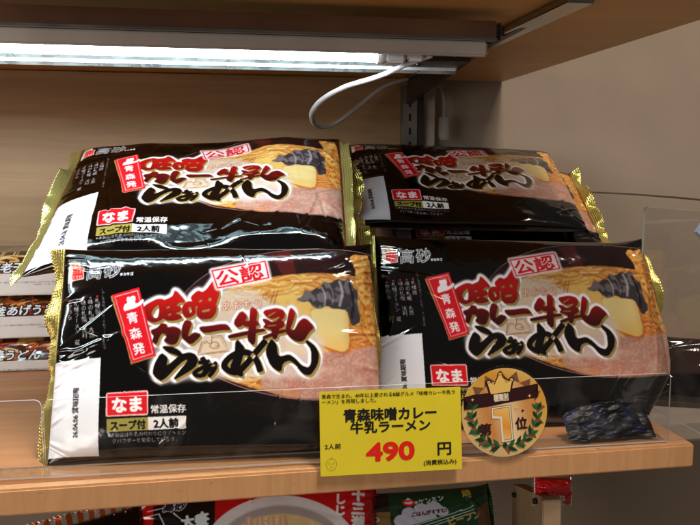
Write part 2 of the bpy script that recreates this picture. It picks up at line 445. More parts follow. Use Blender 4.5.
def paint_main():
    cv = Canvas(34, 236, 394, 484, 4, (.012, .009, .010))
    X, Y = cv.xy()
    el = lambda cx, cy, rx, ry: ((X-cx)/rx)**2+((Y-cy)/ry)**2
    bowl = (el(318, 333, 142, 77) < 1)*1.0
    # dark lacquer tray and cloth behind the bowl
    n1 = cv.noise(10, 3)
    cv.lay((el(330, 335, 160, 92) < 1)*1.0, (.05, .025, .03), .8, 4)
    cv.lay(bowl, (.17, .085, .095), .9, .4)
    cv.lay(bowl*np.clip((Y-380)/20, 0, 1)*(X < 300), (.30, .10, .09), .6, 1)
    cv.poly([(272,262),(292,258),(298,283),(284,286)], (.42,.14,.13), .7, 1)
    rim = ((np.abs(el(318, 333, 142, 77)-1) < .012))*1.0
    cv.lay(rim, (.72, .62, .62), .75)
    cv.lay((np.abs(el(318, 331.5, 141, 76)-1) < .006)*1.0, (.05, .02, .02), .8)
    # soup
    soup = ((el(322, 345, 136, 62) < 1) & (Y > 281-(X-250)*.04))*1.0
    cv.lay(soup, (.88, .68, .34), 1, .6)
    cv.lay(soup*(n1 > .52), (.95, .84, .50), .8, 1.0)
    cv.lay(soup*np.clip((Y-372)/14, 0, 1)*(cv.noise(7, 5) > .45), (.80, .45, .15), .5, 1)
    # noodles
    rg = np.random.RandomState(11)
    for k in range(210):
        reg = k % 3
        if reg == 0: cx, cy = rg.uniform(330, 382), rg.uniform(330, 368)
        elif reg == 1: cx, cy = rg.uniform(215, 372), rg.uniform(282, 304)
        else: cx, cy = rg.uniform(205, 300), rg.uniform(372, 402)
        L = rg.uniform(8, 18); a = rg.uniform(-.7, .5) if reg != 0 else rg.uniform(-.3, 1.2); bend = rg.uniform(-9, 9)
        p = curve([(cx-L*math.cos(a), cy-L*math.sin(a)*.6), (cx-bend*math.sin(a), cy+bend*.6), (cx+L*math.cos(a), cy+L*math.sin(a)*.6)], 6)
        c = [(.96, .84, .50), (.90, .66, .28), (.98, .90, .64), (.78, .45, .16), (.93, .74, .38)][rg.randint(5)]
        cv.lay(cv.stroke_mask([(p+[.2, .8], 3.0)])*soup, (.60, .32, .10), .4, .4)
        cv.lay(cv.stroke_mask([(p, 2.5)])*soup, c, .8, .3)
        cv.lay(cv.stroke_mask([(p-[0, .5], .7)])*soup, (1, .95, .78), .55, .25)
    cv.lay(soup*(el(352, 350, 30, 14) < 1), (.86, .42, .14), .35, 3)
    # pork slices
    pork = cv.pmask([[(262,388),(275,378),(300,366),(330,362),(352,360),(372,354),(390,350),(390,412),(330,412),(285,408),(262,400)]], smooth=2)*(el(318, 333, 142, 76) < 1)
    cv.lay(pork, (.75, .59, .55), 1, .4)
    cv.lay(pork*(cv.noise(9, 21) > .55), (.84, .72, .68), .6, 1.5)
    cv.lay(pork*(cv.noise(13, 8) > .56), (.78, .52, .48), .5, 2.5)
    cv.lay(cv.stroke_mask([(curve([(285,392),(300,378),(330,370),(345,364)]), 1.2), (curve([(270,400),(300,396),(312,380)]), .8)]), (.62,.34,.28), .6, .5)
    cv.lay(pork*(cv.noise(2.2, 40, 2) > .6), (.97, .90, .86), .25)
    cv.lay(pork*np.clip((Y-398)/10, 0, 1)*(X < 300), (.88, .55, .28), .6, 1)
    # fried bamboo/egg strip
    egg = [(350,267),(355,263),(363,264),(370,263),(373,278),(374,292),(378,310),(380,332),(384,354),(372,353),(366,344),(360,331),(362,314),(359,300),(356,289),(357,279)]
    cv.poly(egg, (.50, .25, .08), .8, 1.2, 2)
    cv.poly([(x, y-1) for x, y in egg], (.93, .72, .36), 1, .3, 2)
    em = cv.pmask([egg], smooth=2)
    cv.lay(em*(cv.noise(5, 31) > .52), (.85, .52, .18), .8, .8)
    for k in range(13):
        x = 353+rg.rand()*18+k*.6; y = 268+rg.rand()*76
        cv.lay(cv.stroke_mask([([(x, y), (x+.8, y+1.6)], .9)])*em, (.30, .13, .04), .9)
    cv.lay(em*(cv.noise(3, 77) > .60), (1, .92, .66), .7, .5)
    cv.lay(em*(cv.noise(4, 79) > .66), (.66, .34, .10), .7, .6)
    # nori
    nori = [(297,309),(303,307),(306,300),(311,302),(318,297),(321,299),(324,291),(331,293),(338,288),(345,290),(350,286),(354,296),(359,300),(358,312),(362,330),(352,336),(349,324),(343,319),(336,320),(328,315),(320,319),(314,317),(310,311),(303,312)]
    cv.poly(nori, (.24, .23, .27), 1, .3, 1)
    nm = cv.pmask([nori], smooth=1)
    cv.lay(nm*(cv.noise(7, 12) > .53), (.50, .49, .54), .8, .6)
    cv.lay(cv.stroke_mask([(curve([(322,296),(326,306),(325,316)]), 1.5), (curve([(340,290),(343,302),(340,316)]), 2.6), (curve([(330,294),(334,304),(333,314)]), .8)])*nm, (.80, .81, .85), .75, .4)
    cv.lay(cv.stroke_mask([(curve([(350,292),(354,310),(352,328)]), 2.5)])*nm, (.08, .07, .09), .8, .5)
    # butter
    but = [(311,322),(315,319),(344,318),(349,322),(350,356),(344,362),(330,358),(316,352)]
    cv.poly([(x+1.5, y+3) for x, y in but], (.72, .36, .10), .7, 1.6, 1)
    cv.poly(but, (.95, .90, .64), 1, .3, 1)
    cv.lay(cv.pmask([but], smooth=1)*np.clip((Y-340)/20, 0, 1), (.93, .78, .42), .8)
    cv.lay(cv.pmask([but], smooth=1)*np.clip((X-343)/6, 0, 1), (.86, .76, .46), .6)
    cv.a = cv.a*np.array((.90, .85, .80))
    # title masks
    red = cv.pmask(RED, RHOLE, smooth=1)
    blk = np.maximum(cv.pmask(BLK, smooth=1), cv.stroke_mask(BST))
    red = (blur(red, 1) > .5)*1.0; blk = (blur(blk, 1) > .5)*1.0
    k = cv.k; red = dil((blur(cv.pmask(RED, smooth=1), 1) > .5)*1.0, 1.0)*(1-cv.pmask(RHOLE, smooth=1)); blk = dil(blk, 1.6)
    ttl = np.maximum(red, blk)
    stamp = [(213,280),(267,269.5),(271,288),(219,299)]
    sm = cv.pmask([stamp])
    band = cv.pmask([[(150,330),(160,345),(150,375),(165,395),(200,390),(320,388),(325,350),(300,330),(255,300),(200,300),(215,322),(180,330)]])
    cv.lay(blur(band, 5*k/2), (.82, .77, .76), .7)
    halo = blur(dil(ttl, 3.9*k), 1.3*k)
    cv.lay(np.clip(halo*1.2, 0, 1), (.74, .71, .73), .9)
    cv.lay(np.clip(blur(dil(ttl, 3.0*k), .5*k)*1.3, 0, 1), (.97, .94, .95), 1)
    # extruded gold side of the letters
    ex = ttl.copy()
    for i in range(1, 11):
        ex = np.maximum(ex, np.roll(np.roll(ttl, int(i*.85), 1), i, 0))
    cv.lay(ex, (.58, .50, .28), 1, .12)
    g = np.clip((Y-312)/36, 0, 1)[..., None]
    col = np.array((.70, .08, .07))*(1-g)+np.array((.24, .035, .04))*g
    mr = blur(red, 1)[..., None]
    cv.a = cv.a*(1-mr)+col*mr
    cv.lay(blur(blk, 1), (.035, .018, .022))
    # faint grey smudges printed between letters
    for (x, y, r) in ((182,347,1.5), (252,316,4), (196,333,1.4)):
        cv.lay((el(x, y, r*1.3, r) < 1)*1.0, (.62, .50, .38), .35, .8)
    # hand lettering in brown outline
    bt = cv.text_mask('あおもり', 223, 321, 10.5, ang=-4, shear=.12)
    cv.lay(np.clip(blur(dil(bt, 2.2), 1), 0, 1)-bt, (.62, .30, .20), .75)
    cv.lay(bt, (.94, .86, .78), .9)
    cv.lay(cv.stroke_mask([([(276,301),(271.5,314)], .8), ([(279.5,300),(275,315)], .8), (curve([(269,302),(264,307),(269,311)]), .7), (curve([(272,300),(267,306)]), .7)]), (.62,.28,.20), .85)
    ic = B([(385,243),(415,140),(455,135),(470,150),(492,150),(495,90),(570,88),(632,212),(385,243)])
    cv.lay(cv.stroke_mask([(np.array(ic), .7), (np.array(B([(400,228),(424,152),(450,147)])), .5), (curve(B([(545,150),(550,180),(515,190),(480,175),(495,145),(530,140),(545,165),(520,172)])), .7), (np.array(B([(497,104),(560,100),(612,205),(410,232)])), .5)]), (.45, .28, .14), .9)
    # 公認 seal
    cv.lay(blur(dil(sm, 2.2*k), .8*k), (.96, .90, .91), .9)
    cv.lay(sm, (.86, .10, .13))
    inner = T(0, 0, 1, [(214.6,281.2),(265.9,271),(269.4,287.2),(219.9,297.5)])
    cv.lay(cv.pmask([inner]), (.95, .86, .87))
    for ch, cx, cy in (('公', 218.6, 296), ('認', 242.5, 291.2)):
        cv.lay(cv.text_mask(ch, cx, cy, 17, ang=-12, sx=1.42, bold=.5), (.84, .09, .12))
    # 青森発 ribbon
    cv.poly([(112.2,306.5),(114,304.8),(134,374.5),(133,376),(128,356)], (.68, .55, .30))
    cv.poly([(131,374),(134,375),(158,367),(157,365)], (.60, .48, .26))
    rib = [(113.6,304.8),(141,297),(157.5,366),(133.6,374)]
    cv.poly(rib, (.84, .10, .14))
    s2 = [(116,306.3),(139.6,299.8),(154.8,364.4),(135,371)]
    s3 = [(116.9,307),(139,301),(153.9,363.8),(135.6,370)]
    cv.lay(cv.pmask([s2], [s3]), (.95, .75, .75), .9)
    ao = [(105+x/5.25, 280+y/5.25) for x, y in [(105,205),(112,180),(128,172),(120,155),(128,138),(142,142),(150,135),(166,135),(172,150),(166,172),(182,175),(205,152),(216,158),(205,180),(170,200),(130,212),(112,218)]]
    cv.poly(ao, (.97, .93, .93), 1, 0, 1)
    for ch, x, y in (('青', 129.2, 333.6), ('森', 132.4, 349.5), ('発', 135.6, 365)):
        cv.text(ch, x, y, 12, (.97, .92, .93), ang=-12, bold=.22)
    # maker's seal and script
    cv.poly([(67.5,269.8),(80,269.8),(80.5,274.5),(84,274.8),(84,287.5),(69.5,289.5),(68.5,291.5),(66,291)], (.90, .80, .72))
    cv.poly([(71.5,276),(83,275.8),(83,286.5),(70.8,288.3)], (.86, .12, .12))
    cv.text('本生', 69.6, 275.2, 4.6, (.75, .30, .14), bold=.1)
    cv.text('こだわ', 71.6, 281.4, 3.7, (.98, .85, .82), bold=.08); cv.text('り生麺', 71.2, 286.4, 3.7, (.98, .85, .82), bold=.08)
    for ch, x, y, s_ in (('高', 85.4, 287.2, 17.5), ('砂', 104, 286, 18)):
        m = cv.text_mask(ch, x, y, s_, ang=-3, shear=.18)
        cv.lay(dil(m, .62*k), (.95, .95, .97)); cv.lay(m, (.05, .05, .06), .8)
    cv.text('タカサゴ', 121.5, 285, 3.4, (.9, .9, .92), ang=-3, bold=.2)
    # supplier list
    wt = (.82, .78, .78)
    for tx, x, y, c in (('札幌館', 98.5, 307.5, (.85,.12,.14)), ('味の札幌 大西', 91.3, 308.5, (.55,.45,.3)), ('味の札幌 浅利', 83.9, 309, (.85,.12,.14)), ('札幌ラーメン 蔵', 76, 310, (.55,.45,.3)), ('かわら', 68.4, 312, (.85,.12,.14))):
        cv.text(tx, x, y, 5.6, wt, vertical=True, bold=.1, ang=-2)
        cv.lay((el(x, y-1.6, 1, 1) < 1)*1.0, c)
    cv.text('(有)青森味噌カレー牛乳ラーメン普及会', 104.5, 297, 3.3, (.58, .55, .54), vertical=True, ang=-1.5)
    # flavour facts
    cv.poly([(107,405.4),(108.3,403.8),(148.5,401.6),(150,403),(149.6,425.6),(148,426.8),(108,428),(106.8,427)], (.94, .72, .72), 1, 0, 0)
    cv.poly([(108.4,405),(148.4,403.2),(148.4,425),(108.4,426.8)], (.85, .09, .13))
    cv.lay(cv.text_mask('なま', 112.5, 422.8, 16.5, ang=-2.5, bold=.85), (.97, .94, .94))
    cv.lay(cv.text_mask('常温保存', 152, 424.2, 8.9, ang=-2, bold=.18), (.88, .85, .84))
    cv.poly([(107.5,430.4),(149.3,428.6),(149.3,441.6),(107.5,443.6)], (.60, .55, .26))
    cv.lay(cv.text_mask('スープ付', 110.8, 441, 9.8, ang=-2.5, bold=.38, sx=.93), (.04, .04, .03))
    cv.poly([(149.3,428.6),(187.3,427),(187,439.8),(149.3,441.6)], (.92, .90, .89))
    cv.lay(cv.text_mask('2人前', 155, 439, 10, ang=-2.3, bold=.38, sx=1), (.04, .04, .04))
    cv.text('※本製品は牛乳の代わりにクリーミン', 108, 448.6, 4.75, wt, ang=-2.3, bold=.05)
    cv.text('グパウダーを使用しています。', 112.5, 454.4, 4.9, wt, ang=-2.0, bold=.05)
    cv.text('盛り付け例', 345, 440, 4, (.6, .5, .5), bold=.05)
    cv.poly([(-10+391,236),(394,236),(394,484),(391,484)], (.6, .5, .2))
    # white date panel
    cv.poly([(50,371.5),(102,368),(98,467),(34,467),(36,440)], (.93, .93, .95))
    cv.lay(cv.text_mask('26.04.06 賞味期限', 77.2, 448.5, 6.6, ang=-88, bold=.18), (.16, .15, .16), .9)
    return cv
DATE_POLY = [(30, 371.5), (102, 368), (98, 467), (30, 467)]

# ------------------------------------------------------------------ packs
def homog(A_, B_):
    Mx = []
    for (x, y), (X, Y) in zip(A_, B_):
        Mx += [[x, y, 1, 0, 0, 0, -X*x, -X*y, -X], [0, 0, 0, x, y, 1, -Y*x, -Y*y, -Y]]
    return np.linalg.svd(np.array(Mx, float))[2][-1].reshape(3, 3)
def hap(H_, x, y):
    q = np.stack([x, y, np.ones_like(x)], -1)@H_.T
    return q[..., 0]/q[..., 2], q[..., 1]/q[..., 2]
Q1 = [(62, 255), (373, 250), (384, 457), (44, 473)]
UNIT = [(0, 1), (1, 1), (1, 0), (0, 0)]

def grid_mesh(name, P, colors=None, keep=None, flip=False):
    nr, nc = P.shape[:2]
    idx = np.arange(nr*nc).reshape(nr, nc)
    q = np.stack([idx[:-1, :-1], idx[:-1, 1:], idx[1:, 1:], idx[1:, :-1]], -1)
    q = q[keep] if keep is not None else q.reshape(-1, 4)
    q = q.reshape(-1, 4)
    if flip: q = q[:, ::-1]
    used = np.unique(q); remap = np.zeros(nr*nc, int); remap[used] = np.arange(len(used))
    q = remap[q]; V = P.reshape(-1, 3)[used]
    me = bpy.data.meshes.new(name)
    me.vertices.add(len(V)); me.vertices.foreach_set('co', V.ravel().astype('f4'))
    me.loops.add(q.size); me.loops.foreach_set('vertex_index', q.ravel().astype('i4'))
    me.polygons.add(len(q)); me.polygons.foreach_set('loop_start', np.arange(0, q.size, 4, dtype='i4'))
    me.polygons.foreach_set('use_smooth', np.ones(len(q), bool))
    me.update(calc_edges=True)
    if colors is not None:
        c = colors.reshape(-1, 3)[used]
        c = np.where(c <= .04045, c/12.92, ((np.clip(c, 0, 1)+.055)/1.055)**2.4)
        at = me.color_attributes.new('print', 'FLOAT_COLOR', 'POINT')
        at.data.foreach_set('color', np.c_[c, np.ones(len(c))].ravel().astype('f4'))
    return me

def noise2(x, y, sc, seed):
    rg = np.random.RandomState(seed); out = 0; amp = 1
    for o in range(3):
        g = rg.rand(64, 64)-.5; X = x/sc*2**o+17.3*o; Y = y/sc*2**o+9.1*o
        xi = np.floor(X).astype(int); yi = np.floor(Y).astype(int); fx = X-xi; fy = Y-yi
        fx = fx*fx*(3-2*fx); fy = fy*fy*(3-2*fy)
        G = lambda i, j: g[j % 64, i % 64]
        out = out+amp*((G(xi, yi)*(1-fx)+G(xi+1, yi)*fx)*(1-fy)+(G(xi, yi+1)*(1-fx)+G(xi+1, yi+1)*fx)*fy); amp *= .45
    return out
def creases(x, y, W, H, seed, n_end=26, n_mid=10, amp=1.0, extra=()):
    rg = np.random.RandomState(seed); d = np.zeros_like(x)
    L = []
    for k in range(n_end):
        sd = rg.choice([-1, 1]); y0 = rg.uniform(-.5, .5)*H
        ln = rg.uniform(.010, .045)*(1+.8*(rg.rand() < .2)); ang = rg.normal(0, .35)-math.copysign(.25, y0)*0
        x0 = sd*W/2; x1 = x0-sd*ln*math.cos(ang); y1 = y0*.93+ln*math.sin(ang)
        L.append((x0, y0, x1, y1, rg.uniform(.0011, .0028), rg.uniform(.0006, .0020)*rg.choice([-1, 1, 1])))
    for k in range(n_mid):
        x0, y0 = rg.uniform(-.48, .48)*W, rg.uniform(-.48, .48)*H; ang = rg.uniform(0, math.pi); ln = rg.uniform(.02, .07)
        L.append((x0, y0, x0+ln*math.cos(ang), y0+ln*math.sin(ang), rg.uniform(.001, .0025), rg.uniform(.0002, .0006)*rg.choice([-1, 1])))
    for k in range(26):     # fine sharp wrinkles in the film
        x0, y0 = rg.uniform(-.48, .48)*W, rg.uniform(-.48, .48)*H; ang = rg.normal(0, .9)+(math.pi/2 if rg.rand() < .3 else 0); ln = rg.uniform(.006, .035)
        L.append((x0, y0, x0+ln*math.cos(ang), y0+ln*math.sin(ang), rg.uniform(.0006, .0012), rg.uniform(.00012, .0003)*rg.choice([-1, 1])))
    for (x0, y0, x1, y1, w, a) in extra: L.append((x0*W, y0*H, x1*W, y1*H, w, a))
    for i, (x0, y0, x1, y1, w, a) in enumerate(L):
        vx, vy = x1-x0, y1-y0; l2 = vx*vx+vy*vy
        m = (x > min(x0, x1)-4*w) & (x < max(x0, x1)+4*w) & (y > min(y0, y1)-4*w) & (y < max(y0, y1)+4*w)
        if not m.any(): continue
        xx, yy = x[m], y[m]
        t = ((xx-x0)*vx+(yy-y0)*vy)/l2; tc = np.clip(t, 0, 1)
        dist = np.hypot(xx-x0-tc*vx, yy-y0-tc*vy)
        wid = w*(.6+.8*tc); fade = (1-tc)**.7 if i < n_end else np.sin(np.pi*np.clip(tc, .02, .98))
        d[m] += a*amp*(np.exp(-(dist/wid)**2)-.35*np.exp(-(dist/(2*wid))**2))*fade
    return d

def make_pack(label, origin, Rm, W, H, TH, seed, cv=None, quad=Q1, pr=(3.4, 2.6), res=(760, 420), cat='noodle pack', group=None, name='noodle_pack',
              base=(.03, .025, .026), seal_w=(.010, .010), seal_ang=(35, 20), seal_curve=(0, 0), gold=(.80, .76, .42), redline=(0, 1),
              warp=None, snoise=(.9, .9), date=True, amp=1.0, extra=(), lift=True, n_end=26, tooth=.0026, poly_date=DATE_POLY, low=1.0, seal_print=None, floorz=ZS):
    root = empty(name, origin, Matrix(Rm.tolist()))
    tag(root, label, cat, group)
    nc, nr = res
    s = np.linspace(0, 1, nc); a = np.linspace(-1, 1, nr)
    t = .25*a+.75*np.sin(a*np.pi/2)
    S, Tt = np.meshgrid(s, t)
    end = np.abs(2*S-1)
    Hh = H/2*(1-.012+.03*end**6+.011*noise2(S, np.sign(Tt)*5., .17, seed+31)*np.sin(np.pi*S)**.5)
    E = np.clip(1-end**5, 0, 1)**.55
    Z = TH/2*E*(1-np.abs(Tt)**pr[0])**(1/pr[1])
    X = (S-.5)*W; Y = Tt*Hh
    rimf = np.clip((1-np.abs(Tt))*7, 0, 1)*np.clip((1-end)*60, .0, 1)
    cr_ = creases(X, Y, W, H, seed, n_end, 8, amp, extra)
    lowf = (noise2(X, Y, .075, seed+1)*.0055+noise2(X, Y*1.6, .035, seed+2)*.0013)*low*E+noise2(X+Y*.6, Y, .010, seed+4)*.00022*E
    def place(X, Y, Z):
        if warp is not None: X, Y, Z = warp(X/W+.5, Y/H+.5, X, Y, Z)
        return np.stack([X, Y, Z-TH*.40], -1)
    bend = noise2(X*0, Y, .05, seed+5)*.004          # the seals wander
    ef = end**10
    Zf = Z+(cr_+lowf)*rimf+bend*ef
    Pf = place(X, Y, Zf)
    keep_d = None
    if cv is not None:
        Hm = homog(UNIT, quad)
        px, py = hap(Hm, S, (Tt+1)/2)
        px = px+(cr_*900+lowf*160)*rimf; py = py+(np.gradient(cr_, axis=1)*9000+lowf*120)*rimf
        colr = cv.sample(px, py)
    else:
        colr = np.ones(S.shape+(3,))*np.array(base)
    keep = np.ones((nr-1, nc-1), bool)
    if cv is not None and date:
        cx = (px[:-1, :-1]+px[1:, 1:])/2; cy = (py[:-1, :-1]+py[1:, 1:])/2
        lx = np.interp(cy, [367, 467], [102, 98])
        keep_d = (cx < lx) & (cy > np.interp(cx, [44, 102], [371.8, 368])) & (cy < 467)
        keep = ~keep_d
    link('front_panel', grid_mesh('front_panel', Pf, colr, keep), M['film'], root)
    if keep_d is not None and keep_d.any():
        tag(link('date_panel', grid_mesh('date_panel', Pf, colr, keep_d), M['label'], root), 'white panel printed with the best-before date')
    # back of the pack
    ks = max(1, nc//150); kt = max(1, nr//90)
    si = np.unique(np.r_[np.arange(0, nc, ks), nc-1]); ti = np.unique(np.r_[np.arange(0, nr, kt), nr-1])
    g = np.ix_(ti, si)
    Zb = -TH*.5*E[g]*(1-np.abs(Tt[g])**pr[0])**(1/pr[1])+bend[g]*ef[g]
    Pb = place(X[g], Y[g], Zb)
    link('back_panel', grid_mesh('back_panel', Pb, None, None, True), M['inner'], root)
    # crimped end seals
    for sd in (0, 1):
        w = seal_w[sd]
        if w <= 0: continue
        sg = -1 if sd == 0 else 1
        n1, n2 = 26, 620
        u = np.linspace(0, 1, n1); yy = np.linspace(-1, 1, n2)
        UU, YY = np.meshgrid(u, yy)
        hy = H/2*(1-.012+.03)
        ys = YY*hy
        tri = np.abs(((ys/tooth) % 1)*2-1)
        ww = w*(1+noise2(ys*0, ys, .03, seed+9)*.12)
        off = UU*(ww-tri*tooth*.55*(UU**6))
        ang = R(seal_ang[sd])+noise2(ys*0, ys, .032, seed+7+sd)*snoise[sd]*np.ones_like(off)
        b0 = noise2(ys*0, ys, .05, seed+5)*.004
        cvx = seal_curve[sd]*np.clip(-YY, 0, 1)**2
        xs = sg*(W/2+off*np.cos(ang)+cvx*UU)
        rib = np.sin(UU*w/.0023*2*np.pi)*.00045+np.sin(ys/tooth*2*np.pi)*.00004*UU
        zs = b0-off*np.sin(ang)+rib+noise2(xs, ys, .012, seed+11)*.0007*UU
        ys2 = ys*(1+.015*UU)
        P = place(xs, ys2, zs)
        gc = np.ones(UU.shape+(3,))*np.array(gold)
        if redline[sd]:
            rm = np.clip(1-np.abs(UU-.06)/.09, 0, 1)[..., None]
            gc = gc*(1-rm)+np.array((.70, .10, .06))*rm
        if seal_print is not None: gc = seal_print(UU, ys, gc)
        me = grid_mesh('end_seal', P, gc, None, sd == 0)
        o = link('end_seal', me, M['gold'], root)
    if lift:
        mz = min((root.matrix_world @ Vector(P_)).z for P_ in (Pf.reshape(-1, 3)[::37].tolist()+Pb.reshape(-1, 3)[::7].tolist()))
        if mz < floorz+.0005: root.location.z += floorz+.0005-mz
    return root

def rotvec(w):
    w = np.array(w); th = np.linalg.norm(w)+1e-12; k = w/th
    K = np.array([[0, -k[2], k[1]], [k[2], 0, -k[0]], [-k[1], k[0], 0]])
    Rr = np.eye(3)+math.sin(th)*K+(1-math.cos(th))*K@K
    return Rr@np.array([[1, 0, 0], [0, 0, -1], [0, 1, 0]], float)
def back(p, k=1.02): return tuple(CAM+(np.array(p)-CAM)*k)

cv = paint_main()
PW, PH = .258*1.02, .1733*1.02
GRP = 'black noodle packs on the shelf'
def warp2(s, t, X, Y, Z):   # its lower right corner is pressed inwards
    k = np.clip((s-.6)/.4, 0, 1)**2*np.clip((.34-t)/.34, 0, 1)**1.2
    ear = np.clip((s-.90)/.10, 0, 1)**1.5*np.clip((t-.78)/.22, 0, 1)
    return X-.010*k+.015*np.clip((s-.6)/.4, 0, 1)**1.5*np.clip((.95-t)/.45, 0, 1)*np.clip((t+.05)/.3, 0, 1)+.005*ear, Y+.012*k+.004*ear, Z-.010*k
def warp3(s, t, X, Y, Z):   # its left end droops over the pack in front
    k = np.clip((.14-s)/.14, 0, 1)*np.clip((.75-t)/.75, 0, 1)**1.2
    return X-.016*k, Y-.006*k, Z-.004*k
make_pack('black noodle pack at lower left, standing directly behind the yellow price card', back((.0014, .0849, .068)), rotvec((-.454, .0108, -.0834)), PW, PH, .030, 3, cv,
          group=GRP, low=.35, pr=(6, 2.2), seal_w=(.0145, .007), seal_ang=(42, 60), redline=(0, 0), seal_curve=(.006, 0), gold=(.74, .65, .36),
          extra=[(-.5,-.05,-.22,.10,.003,.0016), (-.30,.24,-.47,.05,.0022,-.0012), (-.49,-.12,-.34,-.02,.0024,.0014), (-.20,-.48,-.05,-.30,.0018,.0009), (.35,-.46,.47,-.25,.002,.0012), (-.5,-.1,-.28,.06,.002,.0008), (-.44,.10,-.3,.02,.0015,.0006), (-.47,-.3,-.36,-.12,.0016,.0007), (.2,-.34,.26,-.25,.0008,.0008), (-.02,-.34,.02,-.24,.0008,.0008), (.17,-.40,.19,-.20,.0009,.0008), (.05,-.30,.08,-.27,.0007,.0007), (.49,.3,.4,.42,.002,-.0008)])
make_pack('black noodle pack at lower right, behind the round ranking badge', back((.2701, .1148, .073)), rotvec((-.4518, .0479, -.0582)), PW, PH, .030, 21, cv,
          group=GRP, low=.35, pr=(6, 2.2), seal_curve=(0, -.016), seal_w=(.005, .013), seal_ang=(55, 38), snoise=(.9, 2.4), warp=warp2, redline=(0, 1),
          extra=[(.5,.45,.40,-.2,.002,.0010), (.5,.3,.42,.5,.0022,.0012), (.46,.1,.43,-.4,.0016,.0008), (.28,-.38,.33,-.2,.001,.0008), (-.5,-.2,-.43,.1,.0016,.0006)])
make_pack('black noodle pack lying on top at left, under the lit lamp, with bright crumpled film', back((-.0109, .1965, .1998)), rotvec((-.9525, .0283, -.1533)), PW, PH, .034, 34, cv,
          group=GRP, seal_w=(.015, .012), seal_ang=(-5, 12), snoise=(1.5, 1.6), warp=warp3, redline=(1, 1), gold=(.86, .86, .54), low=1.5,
          extra=[(-.30,.05,-.18,-.42,.003,.0016), (-.33,.02,-.27,-.40,.002,-.0012), (-.12,-.34,.12,-.28,.005,.0012), (.08,-.36,.24,-.22,.0035,.0013), (.25,-.33,.36,-.10,.0028,.0014), (.35,-.42,.42,-.05,.002,.0014), (.46,-.4,.40,.0,.002,-.0010), (.5,.2,.42,.35,.003,.0012)])
make_pack('black noodle pack lying on top at right, furthest back against the beige wall', back((.2836, .3353, .2077)), rotvec((-1.0305, .0749, -.0701)), PW, PH, .032, 47, cv,
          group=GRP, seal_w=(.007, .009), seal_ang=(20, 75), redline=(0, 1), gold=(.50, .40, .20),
          extra=[(.5,-.3,.36,-.42,.002,.0016), (.48,-.1,.38,-.4,.0022,.0014), (-.46,-.36,-.38,-.1,.002,.0010), (.5,.4,.44,.2,.002,.001)])
# packs further back in the stack, seen only at their ends
def behind(label, o, r, seed, dx=0):
    return make_pack(label, o, rotvec(r), PW, PH, .032, seed, cv, group=GRP, res=(240, 140), seal_w=(.010, .015), seal_ang=(30, 5), snoise=(1, 2.6), redline=(0, 1), amp=1.8,
                     extra=[(.5,-.2,.36,-.3,.002,.0016), (.48,.1,.38,.25,.0022,.0014)])
P4 = np.array(back((.2836, .3353, .2077)))
n4 = rotvec((-1.0305, .0749, -.0701))
behind('black noodle pack wedged under the top right pack, only its crumpled right end showing', tuple(P4+n4@np.array([.030, -.012, -.034])), (-.98, .05, -.12), 60)
behind('black noodle pack hidden low in the stack behind the lower right pack', tuple(P4+n4@np.array([.010, -.050, -.078])), (-.72, .05, -.06), 61)
P3 = np.array(back((-.0109, .1965, .1998))); n3 = rotvec((-.9525, .0283, -.1533))
behind('black noodle pack under the top left pack, almost wholly covered', tuple(P3+n3@np.array([.012, .012, -.037])), (-.93, .03, -.12), 62)

# ------------------------------------------------------------------ setting and shelving
def plain(name, x0, x1, y0, y1, z0, z1, m, kind='structure'):
    o = boxes(name, [(x0, x1, y0, y1, z0, z1)], m, bevel=0); tag(o, kind=kind); return o
plain('wall', -1.2, 2.2, .515, .53, -1.0, 1.2, M['wall'])
plain('floor', -1.5, 2.2, -2.5, .515, -1.02, -1.0, M['grey_ledge'])

XE = .394
rt = empty('display_shelf', (0, Y0, ZS))
tag(rt, 'light wooden shelf board carrying the noodle packs, with a thick rounded front edge', 'shelf')
boxes('board', [(-.9, XE-.0005, .012, .465, -.0195, -.0003)], M['shelf'], rt, .0003)
boxes('front_edge', [(-.9, XE, 0, .012, -.020, 0)], M['shelf_front'], rt, .0016)
# a dent in the edge
rt2 = empty('upper_shelf', (0, 0, .338))
tag(rt2, 'brown wooden upper shelf seen from below, above the lamp', 'shelf')
me_pts = [(-.9, .02), (.385, .02), (.385, .40), (.42, .40)]
boxes('board', [(-.9, .40, -.02, .512, 0, .020)], M['top_shelf'], rt2, .001)
rt3 = empty('back_board', (0, .49, 0))
tag(rt3, 'pale wood-grain back board of the shelf unit behind the top left pack', 'back board')
boxes('panel', [(-.9, .272, 0, .012, ZS, .337)], M['panel'], rt3, .0005)
boxes('edge_strip', [(.2725, .296, -.002, .014, ZS, .337)], mat('pale edge strip', (.70, .66, .60), .5, noise=.3, nscale=50), rt3, .0008)
# slotted upright and bracket
up = empty('shelf_upright', (.247, .472, ZS))
tag(up, 'slotted chrome upright post behind the white cable', 'upright post')
boxes('post', [(0, .020, 0, .014, 0, .34)], M['chrome'], up, .001)
boxes('side_channel', [(.0205, .030, .004, .014, 0, .34)], M['dark_metal'], up, .0008)
sl = [( .0085, .0115, -.0006, .001, z, z+.009) for z in np.arange(.24, .335, .018)]
boxes('slot', sl, M['black'], up, 0)
br = empty('shelf_bracket', (.256, .47, .338))
tag(br, 'dark metal shelf bracket arm tapering forward under the upper shelf', 'bracket')
bm = bmesh.new()
pr = [(0, -.036), (0, -.0005), (-.475, -.0005), (-.475, -.004), (-.30, -.008), (-.08, -.028)]
vs = [(x, y, z) for x in (-.003, .003) for y, z in pr]
n = len(pr)
fs = [tuple(range(n))[::-1], tuple(range(n, 2*n))]+[(i, (i+1) % n, n+(i+1) % n, n+i) for i in range(n)]
me = mesh('arm', vs, fs); o = link('arm', me, M['dark_metal'], br)
